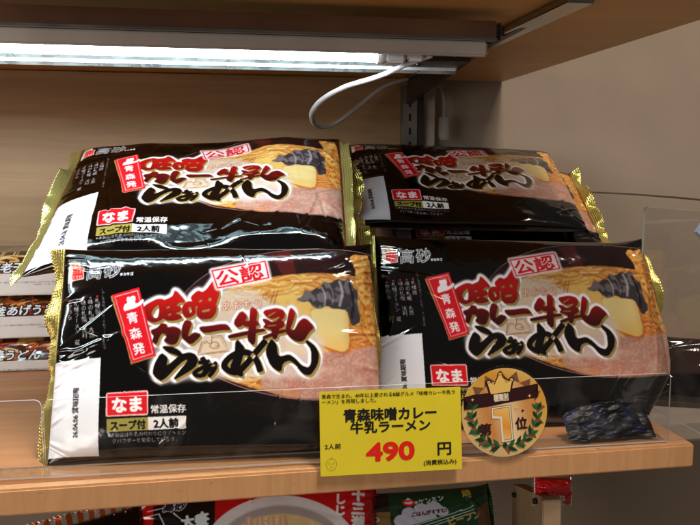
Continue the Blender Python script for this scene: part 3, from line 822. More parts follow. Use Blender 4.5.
boxes('flange', [(-.008, .013, -.475, .0, -.0062, -.0008)], M['chrome'], br, .0008)

# lamp
lx1 = .2135
lp = empty('shelf_lamp', (0, .06, .303))
tag(lp, 'long lit fluorescent lamp in a silvery housing under the upper shelf', 'lamp')
boxes('housing', [(-.9, lx1, 0, .007, .0, .0115)], M['lamp_body'], lp, .0015)
boxes('trim_bar', [(-.9, lx1+.006, -.004, .010, .0125, .0265)], M['mirror_bar'], lp, .001)
boxes('chrome_lip', [(-.9, lx1+.006, -.0055, .004, .0117, .0136)], M['chrome'], lp, .0005)
boxes('end_block', [(lx1+.0065, lx1+.014, -.002, .03, .013, .0262)], M['dark_metal'], lp, .003)
# trough: sloping reflector with a rolled rear rim
xs0, xs1 = -.9, .2085
prof = [(.0072, .002), (.012, .0105), (.050, .0105), (.064, -.0035), (.0665, -.0058), (.069, -.0040), (.069, .0115), (.0072, .0125)]
vs = [(x, y, z) for x in (xs0, xs1) for y, z in prof]; n = len(prof)
fs = [tuple(range(n)), tuple(range(n, 2*n))[::-1]]+[(i, n+i, n+(i+1) % n, (i+1) % n) for i in range(n)]
link('reflector', mesh('reflector', vs, fs), M['reflector'], lp)
tx1 = .128
boxes('rear_rim', [(xs0, xs1-.001, .0615, .0632, -.0036, .0015)], M['white_plastic'], lp, .0004)
o = tube('tube', [(-.88, .017, .0005), (tx1, .017, .0005)], .0046, M['tube'], lp, 20)
for x in (tx1+.0005,):
    o = tube('end_cap', [(x, .017, .0005), (x+.006, .017, .0005)], .0062, M['white_plastic'], lp, 20)
boxes('socket', [(tx1+.0066, tx1+.022, .010, .026, -.005, .008)], M['white_plastic'], lp, .0015)
def ring(name, c, r0, r1, m, parent, h=.001):
    bm = bmesh.new(); N = 28; rows = []
    for (r, z) in ((r0, 0), (r1, 0), (r1, -h), (r0, -h)):
        rows.append([bm.verts.new((c[0]+r*math.cos(2*math.pi*k/N), c[1]+r*math.sin(2*math.pi*k/N), c[2]+z)) for k in range(N)])
    for i in range(4):
        for k in range(N):
            bm.faces.new((rows[i][k], rows[i][(k+1) % N], rows[(i+1) % 4][(k+1) % N], rows[(i+1) % 4][k]))
    me = bpy.data.meshes.new(name); bm.to_mesh(me); bm.free(); return link(name, me, m, parent)
ring('screw_ring', (.096, .045, .0100), .0022, .0038, M['chrome'], lp); ring('screw_ring', (.170, .045, -.0011), .0022, .0036, M['chrome'], lp)
boxes('unlit_end_plate', [(.1505, .2080, .0225, .0655, -.0010, .0098)], M['dark_metal'], lp, .001)  # added dark plate: its colour gives the shade of the unlit housing end
boxes('tube_clip', [(-.05, -.044, .012, .030, -.0, .0104)], M['white_plastic'], lp, .001)
boxes('cable_outlet', [(.152, .166, .012, .022, -.003, .0104)], M['white_plastic'], lp, .002)

# cables
cb = tube('power_cable', [U(432, 55, Y=.078), U(412, 62, Y=.085), U(380, 76, Y=.11), U(345, 87, Y=.15), U(322, 100, Y=.20), U(312, 114, Y=.26), U(317, 126, Y=.33), U(333, 125, Y=.38), U(356, 108, Y=.42), U(383, 87, Y=.44), U(408, 79, Y=.455)], .0030, M['cable'], None, 12, flat=.75)
tag(cb, 'white flat power cable looping down from the lamp end', 'cable')
cb2 = tube('power_cable', [U(425, 80, Y=.46), U(438, 86, Y=.465), U(444, 100, Y=.468), U(444, 118, Y=.468)], .0026, M['grey_cable'], None, 10)
tag(cb2, 'thin grey cable curving down to a plug beside the upright post', 'cable')
pb = boxes('plug', [(-.006, .006, -.006, .006, -.03, 0)], mat('grey plug', (.6, .58, .56), .5), None, .002, tuple(U(444, 117, Y=.468)))
tag(pb, 'small grey plug at the end of the thin cable', 'plug')

# ------------------------------------------------------------------ acrylic guards
def guard(label, x0, x1, y0, y1, h, r0=True, r1=True, flange=.02):
    """clear L-shaped sheet: upright front with rounded top corners and a flange lying on the shelf"""
    L = math.hypot(x1-x0, y1-y0); an = math.atan2(y1-y0, x1-x0)
    root = empty('acrylic_guard', (x0, y0, ZS)); root.rotation_euler = (0, 0, an)
    tag(root, label, 'acrylic guard')
    rr = .005; pts = [(0, 0), (L, 0)]
    if r1: pts += [(L-rr+rr*math.cos(a), h-rr+rr*math.sin(a)) for a in np.linspace(0, math.pi/2, 6)]
    else: pts += [(L, h)]
    if r0: pts += [(rr-rr*math.cos(a), h-rr+rr*math.sin(a)) for a in np.linspace(math.pi/2, 0, 6)]
    else: pts += [(0, h)]
    th = .0016
    bm = bmesh.new()
    a = [bm.verts.new((x, 0, z+.0015)) for x, z in pts]; b = [bm.verts.new((x, th, z+.0015)) for x, z in pts]
    bm.faces.new(a); bm.faces.new(b[::-1])
    for i in range(len(pts)):
        j = (i+1) % len(pts); f = bm.faces.new((a[j], a[i], b[i], b[j])); f.material_index = 1
    me = bpy.data.meshes.new('front_sheet'); bm.to_mesh(me); bm.free()
    link('front_sheet', me, [M['acrylic'], M['acrylic_edge']], root)
    bm = bmesh.new()
    r = bmesh.ops.create_cube(bm, size=1)
    for v in r['verts']:
        v.co = Vector((L/2+v.co.x*L, th+.0005+flange/2+v.co.y*flange, .0010+v.co.z*.0012))
    for f in bm.faces: f.material_index = 0 if abs(f.normal.z) > .5 else 1
    me = bpy.data.meshes.new('flange'); bm.to_mesh(me); bm.free()
    link('flange', me, [M['acrylic'], M['acrylic_edge']], root)
    return root
gl = guard('clear acrylic guard sheet along the shelf front, holding in the black packs', -.127, .0505, .373, .0405, .0585) if False else guard('clear acrylic guard sheet along the shelf front, holding in the black packs', -.127, .373, .0510, .0410, .0590)
guard('clear acrylic guard sheet at far left, ending in a rounded corner', -.60, -.1285, .0600, .0520, .0590)
# tall clear side divider
dv = empty('acrylic_divider', (.412, -.06, ZS)); tag(dv, 'tall clear acrylic side sheet at the right end of the shelf', 'acrylic sheet')
h = .1925; d0, d1 = 0, .220
bm = bmesh.new()
pts = [(d0, 0), (d1, 0)]+[(d1-.006+.006*math.cos(a), h-.006+.006*math.sin(a)) for a in np.linspace(0, math.pi/2, 6)]+[(d0, h)]
a = [bm.verts.new((0, y, z+.001)) for y, z in pts]; b = [bm.verts.new((.0018, y, z+.001)) for y, z in pts]
bm.faces.new(a); bm.faces.new(b[::-1])
for i in range(len(pts)):
    j = (i+1) % len(pts); f = bm.faces.new((a[j], a[i], b[i], b[j])); f.material_index = 1
me = bpy.data.meshes.new('sheet'); bm.to_mesh(me); bm.free()
me.materials.append(M['acrylic']); me.materials.append(M['acrylic_edge'])
for v in me.vertices: pass
o = bpy.data.objects.new('sheet', me); COL.objects.link(o); o.parent = dv
boxes('foot', [(-.040, -.0004, .100, .200, .0004, .0018)], M['acrylic'], dv, .0002)

# ------------------------------------------------------------------ price card and badge (flat things)
def flat_text(name, txt, x, z, w, h, m, parent, y=-.0004, bold=0, rot=0, th=.00012, label=None):
    """lettering fitted to a box with its lower left corner at x,z, standing just proud of the card"""
    v, t = glyphs(txt)
    lo, hi = v.min(0), v.max(0)
    q = (v-lo)/(hi-lo)*[w, h]
    ca, sa = math.cos(rot), math.sin(rot)
    br_ = bold*h
    cps = [(0, 0)]+([(br_*math.cos(a), br_*math.sin(a)) for a in np.linspace(0, 2*math.pi, 10, endpoint=False)]+[(br_*.5*math.cos(a), br_*.5*math.sin(a)) for a in np.linspace(.3, 2*math.pi+.3, 5, endpoint=False)] if bold else [])
    V, Fs = [], []
    for k_, (dx, dz) in enumerate(cps):
        Fs += [tuple(int(i)+len(V) for i in f) for f in t]
        V += [(x+(a+dx)*ca-(b+dz)*sa, y-k_*3e-6, z+(a+dx)*sa+(b+dz)*ca) for a, b in q]
    me = mesh(name, V, Fs)
    o = link(name, me, m, parent)
    if label: o['label'] = label
    return o
def card_frame(name, TL, TR, BL, yt, yb):
    """local frame of a flat card from three photo pixels on a slightly leaning plane"""
    a, b, c = U(*TL, Y=yt), U(*TR, Y=yt-.002), U(*BL, Y=yb)
    ex = Vector(b-a).normalized(); ez = Vector(a-c); ez = (ez-ex*ez.dot(ex)).normalized(); ey = ez.cross(ex)
    root = empty(name, tuple(c), Matrix((ex, ey, ez)).transposed())
    return root, (Vector(b-a)).length, (Vector(a-c)).length
pc, cw, ch = card_frame('price_card', (318.7, 392), (459.8, 386.8), (320.6, 476.7), .0400, .0300)
tag(pc, 'bright yellow price card reading 490 円 in red, hung on the acrylic guard', 'price card')
boxes('card', [(0, cw, 0, .0005, 0, ch)], M['yellow_card'], pc, .0001)
# positions read off the card: origin lower left; u in 0..141, v in 0..84 card units
ku, kv = cw/141, ch/84.7
def ct(txt, u, v, w, h, m=M['ink'], bold=0, rot=0, name='lettering'): return flat_text(name, txt, u*ku, v*kv, w*ku, h*kv, m, pc, bold=bold, rot=rot)
ct('青森で生まれ、40年以上愛されるB級グルメ「味噌カレー牛乳ラ', 2.2, 77.6, 133, 4.3, bold=.012)
ct('ーメン」を再現しました。', 2.4, 72.2, 53, 4.2, bold=.012)
ct('青森味噌カレー', 23.5, 53.5, 92, 12.6, bold=.038)
ct('牛乳ラーメン', 30.0, 41.5, 79, 11.6, bold=.035)
ct('2人前', 4.5, 27.0, 15.5, 5.2, bold=.022)
ct('490', 45.5, 13.2, 46.5, 17.4, M['red_ink'], bold=.062, name='price_number')
ct('円', 116.5, 15.6, 13.2, 12.6, bold=.028)
ct('(消費税込み)', 102, 5.2, 33, 5.8, bold=.018)
# small face emblem
def loop_mesh(name, pts, w, m, parent, y=-.0004, closed=True):
    P = np.array(pts, float); n = len(P)
    d = (np.roll(P, -1, 0)-np.roll(P, 1, 0)) if closed else np.gradient(P, axis=0)
    d /= np.linalg.norm(d, axis=1)[:, None]+1e-12; nn = np.c_[-d[:, 1], d[:, 0]]*w/2
    V = [(p[0], y, p[1]) for p in P+nn]+[(p[0], y, p[1]) for p in P-nn]
    fs = [(i, (i+1) % n, n+(i+1) % n, n+i) for i in range(n if closed else n-1)]
    return V, fs
def multi_loops(name, loops, m, parent, y=-.0004):
    V, Fs = [], []
    for pts, w, cl in loops:
        v, f = loop_mesh('', pts, w, m, parent, y, cl)
        Fs += [tuple(i+len(V) for i in q) for q in f]; V += v
    return link(name, mesh(name, V, Fs), m, parent)
fcx, fcz = 10.6*ku, 11.4*kv
oval = [(fcx+5.1*ku*math.cos(a)*(1+.05*math.sin(3*a)), fcz+5.9*kv*math.sin(a)) for a in np.linspace(0, 2*math.pi, 28, endpoint=False)]
L = [(oval, .00012*1.3, True)]
for (x0, z0, x1, z1) in ((-3, 2.2, -1.2, 1.6), (3, 2.2, 1.2, 1.6), (-2.4, .6, -1.4, .6), (2.4, .6, 1.4, .6), (0, .5, 0, -1), (-1.2, -2.6, 1.2, -2.6), (-.6, 5.6, -.2, 7.2), (.8, 5.6, .5, 7.2)):
    L.append(([(fcx+x0*ku, fcz+z0*kv), (fcx+x1*ku, fcz+z1*kv)], .00018, False))
multi_loops('face_emblem', L, M['ink'], pc)

# ranking badge
bd, bw, bh = card_frame('ranking_badge', (460, 370), (548, 367), (461, 460), .0396, .0330)
tag(bd, 'round laminated ranking badge with crown, laurel and 第1位 stuck on the guard', 'badge')
cX, cZ = bw/2*.99, bh*.508; Rb = bw*.487
px = bw/88.
def disc(name, r, m, y, th=.0004, n=72, wob=0):
    bm = bmesh.new()
    rg = [r*(1+wob*math.sin(3*a+1)+wob*.6*math.sin(5*a)) for a in np.linspace(0, 2*math.pi, n, endpoint=False)]
    a = [bm.verts.new((cX+rg[k]*math.cos(2*math.pi*k/n), y, cZ+rg[k]*math.sin(2*math.pi*k/n))) for k in range(n)]
    b = [bm.verts.new((v.co.x, y+th, v.co.z)) for v in a]
    bm.faces.new(a); bm.faces.new(b[::-1])
    for i in range(n): bm.faces.new((a[(i+1) % n], a[i], b[i], b[(i+1) % n]))
    me = bpy.data.meshes.new(name); bm.to_mesh(me); bm.free(); return link(name, me, m, bd)
def grad_mat(name, stops, vec=(0, 0, 1), span=1.0, off=0.0, rough=.3, coat=.5):
    m, nt, b = new_mat(name)
    tc = nt.nodes.new('ShaderNodeTexCoord'); dp = nt.nodes.new('ShaderNodeVectorMath'); dp.operation = 'DOT_PRODUCT'
    dp.inputs[1].default_value = [v/span for v in vec]
    nt.links.new(tc.outputs['Object'], dp.inputs[0])
    ad = nt.nodes.new('ShaderNodeMath'); ad.inputs[1].default_value = off
    nt.links.new(dp.outputs['Value'], ad.inputs[0])
    rp = nt.nodes.new('ShaderNodeValToRGB'); els = rp.color_ramp.elements
    while len(els) < len(stops): els.new(.5)
    for e, (p, c) in zip(els, stops): e.position = p; e.color = (*lin(c), 1)
    nt.links.new(ad.outputs[0], rp.inputs['Fac']); nt.links.new(rp.outputs['Color'], b.inputs['Base Color'])
    b.inputs['Roughness'].default_value = rough; b.inputs['Coat Weight'].default_value = coat; b.inputs['Coat Roughness'].default_value = .05
    return m
GOLD = grad_mat('printed gold blend', [(0, (.78, .68, .50)), (.28, (.86, .74, .50)), (.55, (.86, .70, .36)), (.85, (.84, .62, .22)), (1, (.90, .76, .46))], (.35, 0, 1), bh*1.25, 0)
INNER = grad_mat('printed amber blend', [(0, (.90, .80, .60)), (.4, (.80, .54, .28)), (.6, (.94, .84, .66)), (.8, (.82, .58, .32)), (1, (.80, .54, .26))], (1, 0, .25), bw*1.1, 0)
RIB = mat('aubergine ribbon ink', (.20, .07, .10), .3, coat=.5)
BRZ = mat('bronze ray ink', (.50, .33, .24), .3, coat=.5)
GRN = mat('laurel green ink', (.09, .40, .22), .35, coat=.4)
GRN2 = mat('dark laurel ink', (.05, .24, .13), .35, coat=.4)
CRW = grad_mat('crown ink', [(0, (.90, .68, .26)), (.5, (.97, .86, .60)), (1, (.93, .78, .42))], (1, 0, .4), bw*.3, -.9)
ONE = grad_mat('numeral ink', [(0, (.95, .84, .55)), (.45, (.90, .62, .18)), (1, (.96, .80, .45))], (.2, 0, 1), bh*.45, -.55)
disc('laminate', Rb*1.055, M['acrylic'], .0004, .0003, wob=.006)
disc('disc', Rb, GOLD, .0, .0004)
def star(name, r0, r1, n, m, y, ph=0):
    V = [(cX, y, cZ)]
    for k in range(2*n):
        r = (r1 if k % 2 == 0 else r0); a = ph+math.pi*k/n
        V.append((cX+r*math.cos(a), y, cZ+r*math.sin(a)))
    fs = [(0, 1+k, 1+(k+1) % (2*n)) for k in range(2*n)]
    return link(name, mesh(name, V, fs), m, bd)
star('rays', Rb*.74, Rb*.96, 16, BRZ, -.0002, .1)
def pface(name, polys, m, y, parent=None):
    bm = bmesh.new()
    for P in polys:
        f = bm.faces.new([bm.verts.new((x, y, z)) for x, z in P])
    bmesh.ops.triangulate(bm, faces=bm.faces[:])
    me = bpy.data.meshes.new(name); bm.to_mesh(me); bm.free()
    return link(name, me, m, parent or bd)
pface('inner_disc', [[(cX+Rb*.74*math.cos(a), cZ+Rb*.74*math.sin(a)) for a in np.linspace(0, 2*math.pi, 64, endpoint=False)]], INNER, -.0004)
# badge coordinates in zoomed pixels (430+x/4.04, 350+y/4.04)
def bp(P, cx=308, cy=262):
    s_ = px/4.04
    return [(cX+(x-cx)*s_, cZ-(y-cy)*s_) for x, y in P]
rib = [(142,197),(180,188),(255,182),(330,170),(400,160),(443,153),(432,180),(443,207),(400,212),(330,222),(250,235),(180,243),(145,246),(160,222)]
pface('ribbon', [bp(rib)], RIB, -.0006)
crown = [(252,188),(240,150),(236,138),(252,146),(266,152),(278,128),(288,106),(300,126),(312,148),(326,140),(338,132),(334,150),(328,180)]
cx_, cy_ = 290, 155
co = [(cx_+(x-cx_)*1.16, cy_+(y-cy_)*1.16) for x, y in crown]
def circ(x, y, r, n=18): return [(x+r*math.cos(a), y+r*math.sin(a)) for a in np.linspace(0, 2*math.pi, n, endpoint=False)]
pface('crown_outline', [bp(co)]+[bp(circ(x, y, 11)) for x, y in ((243,142), (289,113), (335,135))], RIB, -.0007)
pface('crown', [bp(crown)]+[bp(circ(x, y, 6.5)) for x, y in ((243,142), (289,112), (335,135))], CRW, -.0009)
one_o = [(252,240),(332,232),(344,372),(296,380),(288,284),(254,282)]
one_i = [(262,248),(324,241),(334,364),(303,368),(296,275),(263,272)]
pface('numeral_outline', [bp(one_o)], RIB, -.0007)
wh = mat('cream ink', (.95, .90, .80), .3, coat=.4)
pface('numeral_border', [bp([(x+(292-x)*.05, y+(308-y)*.03) for x, y in one_o])], wh, -.0008)
pface('numeral_border_line', [bp([(x+(295-x)*-.05, y+(306-y)*-.03) for x, y in one_i])], RIB, -.0009)
pface('numeral', [bp(one_i)], ONE, -.0010)
def btxt(txt, x0, y0, x1, y1, m, bold, rot=0, y=-.0009):
    a, b = bp([(x0, y1)])[0], bp([(x1, y0)])[0]
    flat_text('lettering', txt, a[0], a[1], b[0]-a[0], b[1]-a[1], m, bd, y=y, bold=bold, rot=rot)
btxt('第', 207, 303, 253, 349, RIB, .035, R(3)); btxt('位', 352, 284, 398, 330, RIB, .035, R(3))
btxt('種類別', 264, 190, 322, 218, wh, .03, R(4))
# laurel leaves
lv, lv2 = [], []
for sd in (-1, 1):
    for k in range(7):
        a = math.radians(268+sd*(8+k*14.5)); rr = 136
        x, y = 308+rr*math.cos(a)*.98, 262-rr*math.sin(a)
        for q in (-1, 1):
            th = a+sd*math.pi/2*1.0+q*.62*sd+.12*sd
            L = 38-1.2*k; w = 8.5
            ux, uy = math.cos(th), -math.sin(th); vx, vy = -uy, ux
            leaf = [(x+ux*L*t+vx*w*s, y+uy*L*t+vy*w*s) for t, s in ((0, 0), (.25, .75), (.55, 1), (.85, .5), (1.1, 0), (.85, -.45), (.55, -.8), (.25, -.6))]
            (lv if (k+(q > 0)) % 2 else lv2).append(bp(leaf))
pface('laurel', lv, GRN, -.00075); pface('laurel_dark_leaf', lv2, GRN2, -.00065)  # alternate leaves are printed in the darker green ink
pface('knot', [bp(circ(308, 388, 9))], GRN2, -.0008)
sp = lambda x, y, r: [(x, y-r), (x+r*.25, y-r*.25), (x+r, y), (x+r*.25, y+r*.25), (x, y+r), (x-r*.25, y+r*.25), (x-r, y), (x-r*.25, y-r*.25)]
for x, y, r in ((355, 245, 11), (178, 207, 7), (408, 200, 8)): pface('sparkle', [bp(sp(x, y, r))], CRW, -.0008)
for x, y, r in ((380, 257, 8), (163, 256, 5)): pface('sparkle', [bp(sp(x, y, r))], RIB, -.0008)

# ------------------------------------------------------------------ udon trays at the left
def paint_tray(seed, txt):
    c = Canvas(0, 0, 300, 44, 4, (.30, .16, .09))
    rg = np.random.RandomState(seed)
    for k in range(60):
        x, y = rg.uniform(0, 300), rg.uniform(0, 44); L_ = rg.uniform(8, 30); a_ = rg.uniform(-.5, .5)
        colr = [(.86, .50, .20), (.95, .76, .42), (.60, .28, .10), (.96, .84, .60), (.22, .10, .06), (.70, .20, .10)][rg.randint(6)]
        p = curve([(x-L_, y-L_*a_), (x, y+rg.uniform(-4, 4)), (x+L_, y+L_*a_)], 6)
        c.lay(c.stroke_mask([(p, rg.uniform(3, 8))]), colr, .85, .6)
        c.lay(c.stroke_mask([(p-[0, 1.2], 1.2)]), (1, .92, .75), .35, .5)
    m = c.text_mask(txt, 150, 40, 25, shear=.1, bold=.8, sx=.95)
    c.lay(dil(m, 8), (.07, .06, .06)); c.lay(m, (.90, .92, .94))
    return c
tr_y0 = .385
for i, (z0, txt, lab, dx) in enumerate(((ZS, '焼うどん', 'bottom tray of the udon stack, white carton with noodle picture lid', 0), (ZS+.0375, '釜あげうどん', 'middle tray of the udon stack, white carton with noodle picture lid', .004), (ZS+.0875, '海老天うどん', 'topmost tray of the udon stack at the left edge, next to the gold seal', .001))):
    t = empty('udon_tray', (-.34+dx, tr_y0+.002*(i % 2), z0)); t.rotation_euler = (0, 0, R((-.5, .8, -.3)[i]))
    tag(t, lab, 'food tray', 'udon trays stacked at the left')
    bm = bmesh.new()
    prof = [(0.0035, 0), (0, .004), (0, .0255), (.098, .0255), (.098, .004), (.094, 0)]
    hb = .0132 if i == 0 else 0    # the lowest carton is a shallow one
    t.location.z -= hb-.0
    o = boxes('carton', [(0, .172, 0, .098, .0005+hb, .0262)], M['carton'], t, .0014)
    # fine print on the carton front
    flat_text('lettering', '※調理例 めん・つゆ・具材入り 電子レンジで温めてお召し上がりください 要冷蔵', .082, .0145, .080, .0022, M['ink'], t, y=-.0002)
    flat_text('lettering', '内容量 一人前 二三〇g', .135, .0118, .030, .0018, M['ink'], t, y=-.0002)
    # domed picture film over the food
    nx, nv = 420, 90
    uu = np.linspace(0, 1, nx); vv = np.linspace(0, 1, nv)
    UU, VV = np.meshgrid(uu, vv)
    prf_y = np.interp(VV, [0, .45, .6, 1], [.001, .012, .026, .096]); prf_z = np.interp(VV, [0, .45, .6, 1], [.0264, .0440, .0485, .0490])
    prf_z = prf_z+noise2(UU*.17, VV*.06, .02, 70+i)*.0022*np.sin(np.pi*np.clip(VV, 0, 1))
    P = np.stack([.002+UU*.168, prf_y, prf_z-.0006], -1)
    cvt = paint_tray(80+i, txt)
    colr = cvt.sample(UU*300, np.clip(44-VV/.5*44, 0, 43))
    link('lid_film', grid_mesh('lid_film', P, colr), M['film'], t)
    boxes('lid_core', [(.004, .168, .014, .094, .0264, .0415)], M['carton'], t, .001)

# ------------------------------------------------------------------ packs below the shelf
def quad_pack(label, TL, TR, BL, yt, yb, cvp, quad, seed, TH=.03, **k):
    a, b, c = U(*TL, Y=yt), U(*TR, Y=yt), U(*BL, Y=yb)
    ex = Vector(b-a); W = ex.length; ex.normalize(); ey = Vector(a-c); ey = ey-ex*ey.dot(ex); H = ey.length; ey.normalize(); ez = ex.cross(ey)
    ctr = Vector(c)+ex*W/2+ey*H/2
    return make_pack(label, tuple(ctr), np.array(Matrix((ex, ey, ez)).transposed()), W, H, TH, seed, cvp, quad, date=False, lift=False, **k)
GL = 'packs on the shelf below'
# red clam ramen pack
c = Canvas(100, 470, 400, 640, 4, (.78, .07, .09)); X, Y = c.xy()
el = lambda cx, cy, rx, ry: ((X-cx)/rx)**2+((Y-cy)/ry)**2
c.poly([(146,507),(206,498),(206,640),(150,640)], (.03,.03,.04))
c.lay(c.stroke_mask([(np.array([(131,521),(152,515),(163,540)]), 1.4), (np.array([(165,514),(182,529)]), 1), (np.array([(140,513),(190,500)]), 1)]), (.95,.90,.92))
c.poly([(131,510),(138,504),(139,507),(133,513)], (.96,.9,.9))
m = c.text_mask('高砂', 155, 512, 11, ang=-6, shear=.3, bold=.4); c.lay(dil(m, 3), (.92, .93, .95)); c.lay(m, (.12,.14,.2))
c.text('大盛', 174, 529, 13, (.88,.95,.98), vertical=False, bold=.9, ang=-8); c.text('本', 189, 524, 12, (.88,.95,.98), bold=.9, ang=-8)
c.text('しじみ', 176, 536, 11, (.88,.95,.98), vertical=True, bold=.7)
c.lay((el(272, 562, 80, 66) < 1)*1.0, (.90, .90, .92)); c.lay((el(272, 566, 70, 59) < 1)*1.0, (.68, .66, .66), 1, 1)
c.lay((el(272, 572, 67, 56) < 1)*1.0, (.90, .80, .58), 1, .5)
rg = np.random.RandomState(5)
for k in range(120):
    x, y = 275+rg.normal(0, 28), 545+rg.normal(0, 16); a_ = rg.uniform(-1, 1); p = curve([(x-10, y-6*a_), (x, y+rg.uniform(-4, 4)), (x+10, y+6*a_)], 5)
    c.lay(c.stroke_mask([(p, 1.4)])*(el(272, 572, 65, 54) < 1), [(.96, .90, .70), (.85, .70, .42), (.98, .95, .82)][rg.randint(3)], .85)
for x in (236, 247, 258, 270): c.poly([(x,519),(x+7,518),(x+9,536),(x-1,537)], (.86,.66,.55), .9, .4); c.poly([(x+2,519),(x+4,519),(x+5,536),(x+3,536)], (.95,.84,.74), .8, .4)
c.text('十三湖', 352.5, 489, 15, (.93,.95,.97), vertical=True, bold=1.0, ang=4)
c.text('しじみ', 333, 494, 12.5, (.93,.95,.97), vertical=True, bold=.7, ang=4)
quad_pack('red noodle pack with a white bowl picture and 十三 in white, below the shelf', (118,489), (370,482), (116,640), .105, .055, c, [(118,489),(370,482),(372,632),(116,640)], 91,
          res=(520, 300), group=GL, seal_w=(.007, .006), seal_ang=(20, 40), gold=(.72, .12, .08), redline=(0, 0), extra=[(-.1,-.1,.45,.05,.002,.0007)])
# black pack with orange fringe
c = Canvas(-40, 470, 130, 640, 4, (.03, .03, .035)); X, Y = c.xy()
c.lay((np.abs(((X-84)/26)**2+((Y-540)/32)**2-1) < .05)*1.0, (.85, .88, .9))
c.text('味噌', 10, 540, 26, (.85, .3, .1), bold=1)
def fringe(UU, ys, gc):
    st = ((ys/.0085) % 1) < .5
    g = np.where(st[..., None], np.array((.90, .48, .22)), np.array((.92, .88, .86)))
    return g
# its crimped end points up, so the pack stands on its side
a, b = U(38, 520, Y=.085), U(122, 497, Y=.095)
ex = Vector(b-a).normalized(); nrm = Vector((.05, -.86, .50)); nrm = (nrm-ex*nrm.dot(ex)).normalized()
up_ = nrm.cross(ex)                       # up the pack
W_, H_ = .20, (Vector(b-a)).length*1.35
ctr = (Vector(a)+Vector(b))/2-up_*(W_/2+.009)
Rm = np.array(Matrix((up_, -ex, nrm)).transposed())
make_pack('black pack standing on end with an orange and white crimped top, below the shelf', tuple(ctr), Rm, W_, H_, .03, 93, c, quad=[(-30, 480), (-30, 630), (120, 630), (120, 480)], date=False, lift=False,
          res=(240, 200), group=GL, seal_w=(.013, .010), seal_ang=(10, 5), redline=(0, 0), seal_print=fringe, tooth=.004)
# green rice vermicelli pack
c = Canvas(360, 470, 510, 640, 5, (.05, .22, .14)); X, Y = c.xy()
el = lambda cx, cy, rx, ry: ((X-cx)/rx)**2+((Y-cy)/ry)**2
c.poly([(360,496),(397,492),(397,512),(360,513)], (.09,.08,.08)); c.poly([(360,513),(397,512),(397,640),(360,640)], (.48,.38,.22))
c.lay((el(381, 520, 6, 3.4) < 1)*1.0, (.80,.72,.75)); c.lay((el(381, 520, 4.6, 2) < 1)*1.0, (.42,.16,.36))
c.lay((el(416, 502, 6.2, 3.8) < 1)*1.0, (.85,.13,.13)); c.lay((el(416, 502, 4.2, 1.4) < 1)*1.0, (.92,.85,.86)); c.poly([(413,499),(416,496.5),(419,499)], (.92,.85,.86))
c.text('×ケンミン', 422, 504.5, 6.6, (.82,.88,.86), ang=-10, bold=.2)
cl = np.zeros_like(X)
for (x, y, r) in ((408,522,8), (416,514,8), (428,510,8), (440,508,8), (448,512,6), (412,526,10), (430,520,12)): cl = np.maximum(cl, (el(x, y, r, r*.9) < 1)*1.0)
cl *= (Y < 531-(X-400)*.30)
c.lay(cl, (.74,.77,.86))
c.text('ごはんがすすむ!', 417, 517, 5, (.28,.10,.14), ang=-8, bold=.25)
for dyy in (0, 3.2, 6.2): c.lay(c.stroke_mask([(np.array([(410,529+dyy+.5),(480,507+dyy)]), .9)]), (.75,.85,.80))
c.text('焼', 470, 496, 9, (.72,.64,.30), bold=.5); c.text('ビーフン', 452, 527, 9, (.72,.64,.30), bold=.5, ang=-14)
c.poly([(484,508),(500,500),(500,560),(480,560)], (.40,.26,.16), .9, 1)
quad_pack('dark green pack with a red oval emblem and white cloud bubble, below the shelf', (374,493), (498,484), (376,640), .11, .06, c, [(374,493),(498,484),(500,632),(376,640)], 95,
          res=(360, 300), group=GL, seal_w=(.006, .006), seal_ang=(30, 40), gold=(.10, .25, .16), redline=(0, 0), extra=[(.25,.50,.42,.30,.0025,.0016), (.2,.3,.45,.46,.002,.0012)])
# red packet end right of the wooden divider
c = Canvas(520, 480, 560, 520, 6, (.80, .10, .14)); c.text('名', 533, 500, 12, (.95,.9,.92), ang=50, bold=.5); c.text('産', 538, 508, 10, (.95,.9,.92), ang=50, bold=.5)
quad_pack('small red packet corner with white lettering beside the wooden divider, below the shelf', (510,478), (546,478), (536,506), .085, .08, c, [(510,478),(546,478),(556,508),(520,508)], 96,
          TH=.006, res=(120, 90), group=GL, seal_w=(.002, .002), gold=(.8, .75, .75), redline=(0, 0))
# wooden divider below the shelf
dvd = empty('wooden_divider', tuple(U(515, 482, Y=.12))); tag(dvd, 'pale wooden divider board with two black bolts, below the shelf', 'divider')
z_ = float(dvd.location.z)
P0, P1 = np.array(U(513, 484, Y=.16)), np.array(U(542, 497, Y=.06))
dv_dir = Vector(P1-P0); Ld = math.hypot(dv_dir.x, dv_dir.y); an = math.atan2(dv_dir.y, dv_dir.x)
dvd.location = tuple(P0); dvd.rotation_euler = (0, 0, an)
sl_ = dv_dir.z/Ld
vs = []
for x in (0, Ld):
    for y in (0, .012):
        for z in (x*sl_, -.30): vs.append((x, y, z))
fs = [(0,1,3,2),(4,6,7,5),(0,4,5,1),(2,3,7,6),(0,2,6,4),(1,5,7,3)]
link('board', mesh('board', vs, fs), M['board'], dvd)
boxes('end_post', [(Ld+.0003, Ld+.010, -.002, .014, -.30, Ld*sl_+.001)], mat('pale post wood', (.62, .53, .42), .5, noise=.1), dvd, .001)
for (x, z) in ((Ld*.12, -.006), (Ld*.86, Ld*sl_-.010)):
    o = tube('bolt', [(x, -.0035, z), (x, -.0001, z)], .0024, M['black'], dvd, 14)

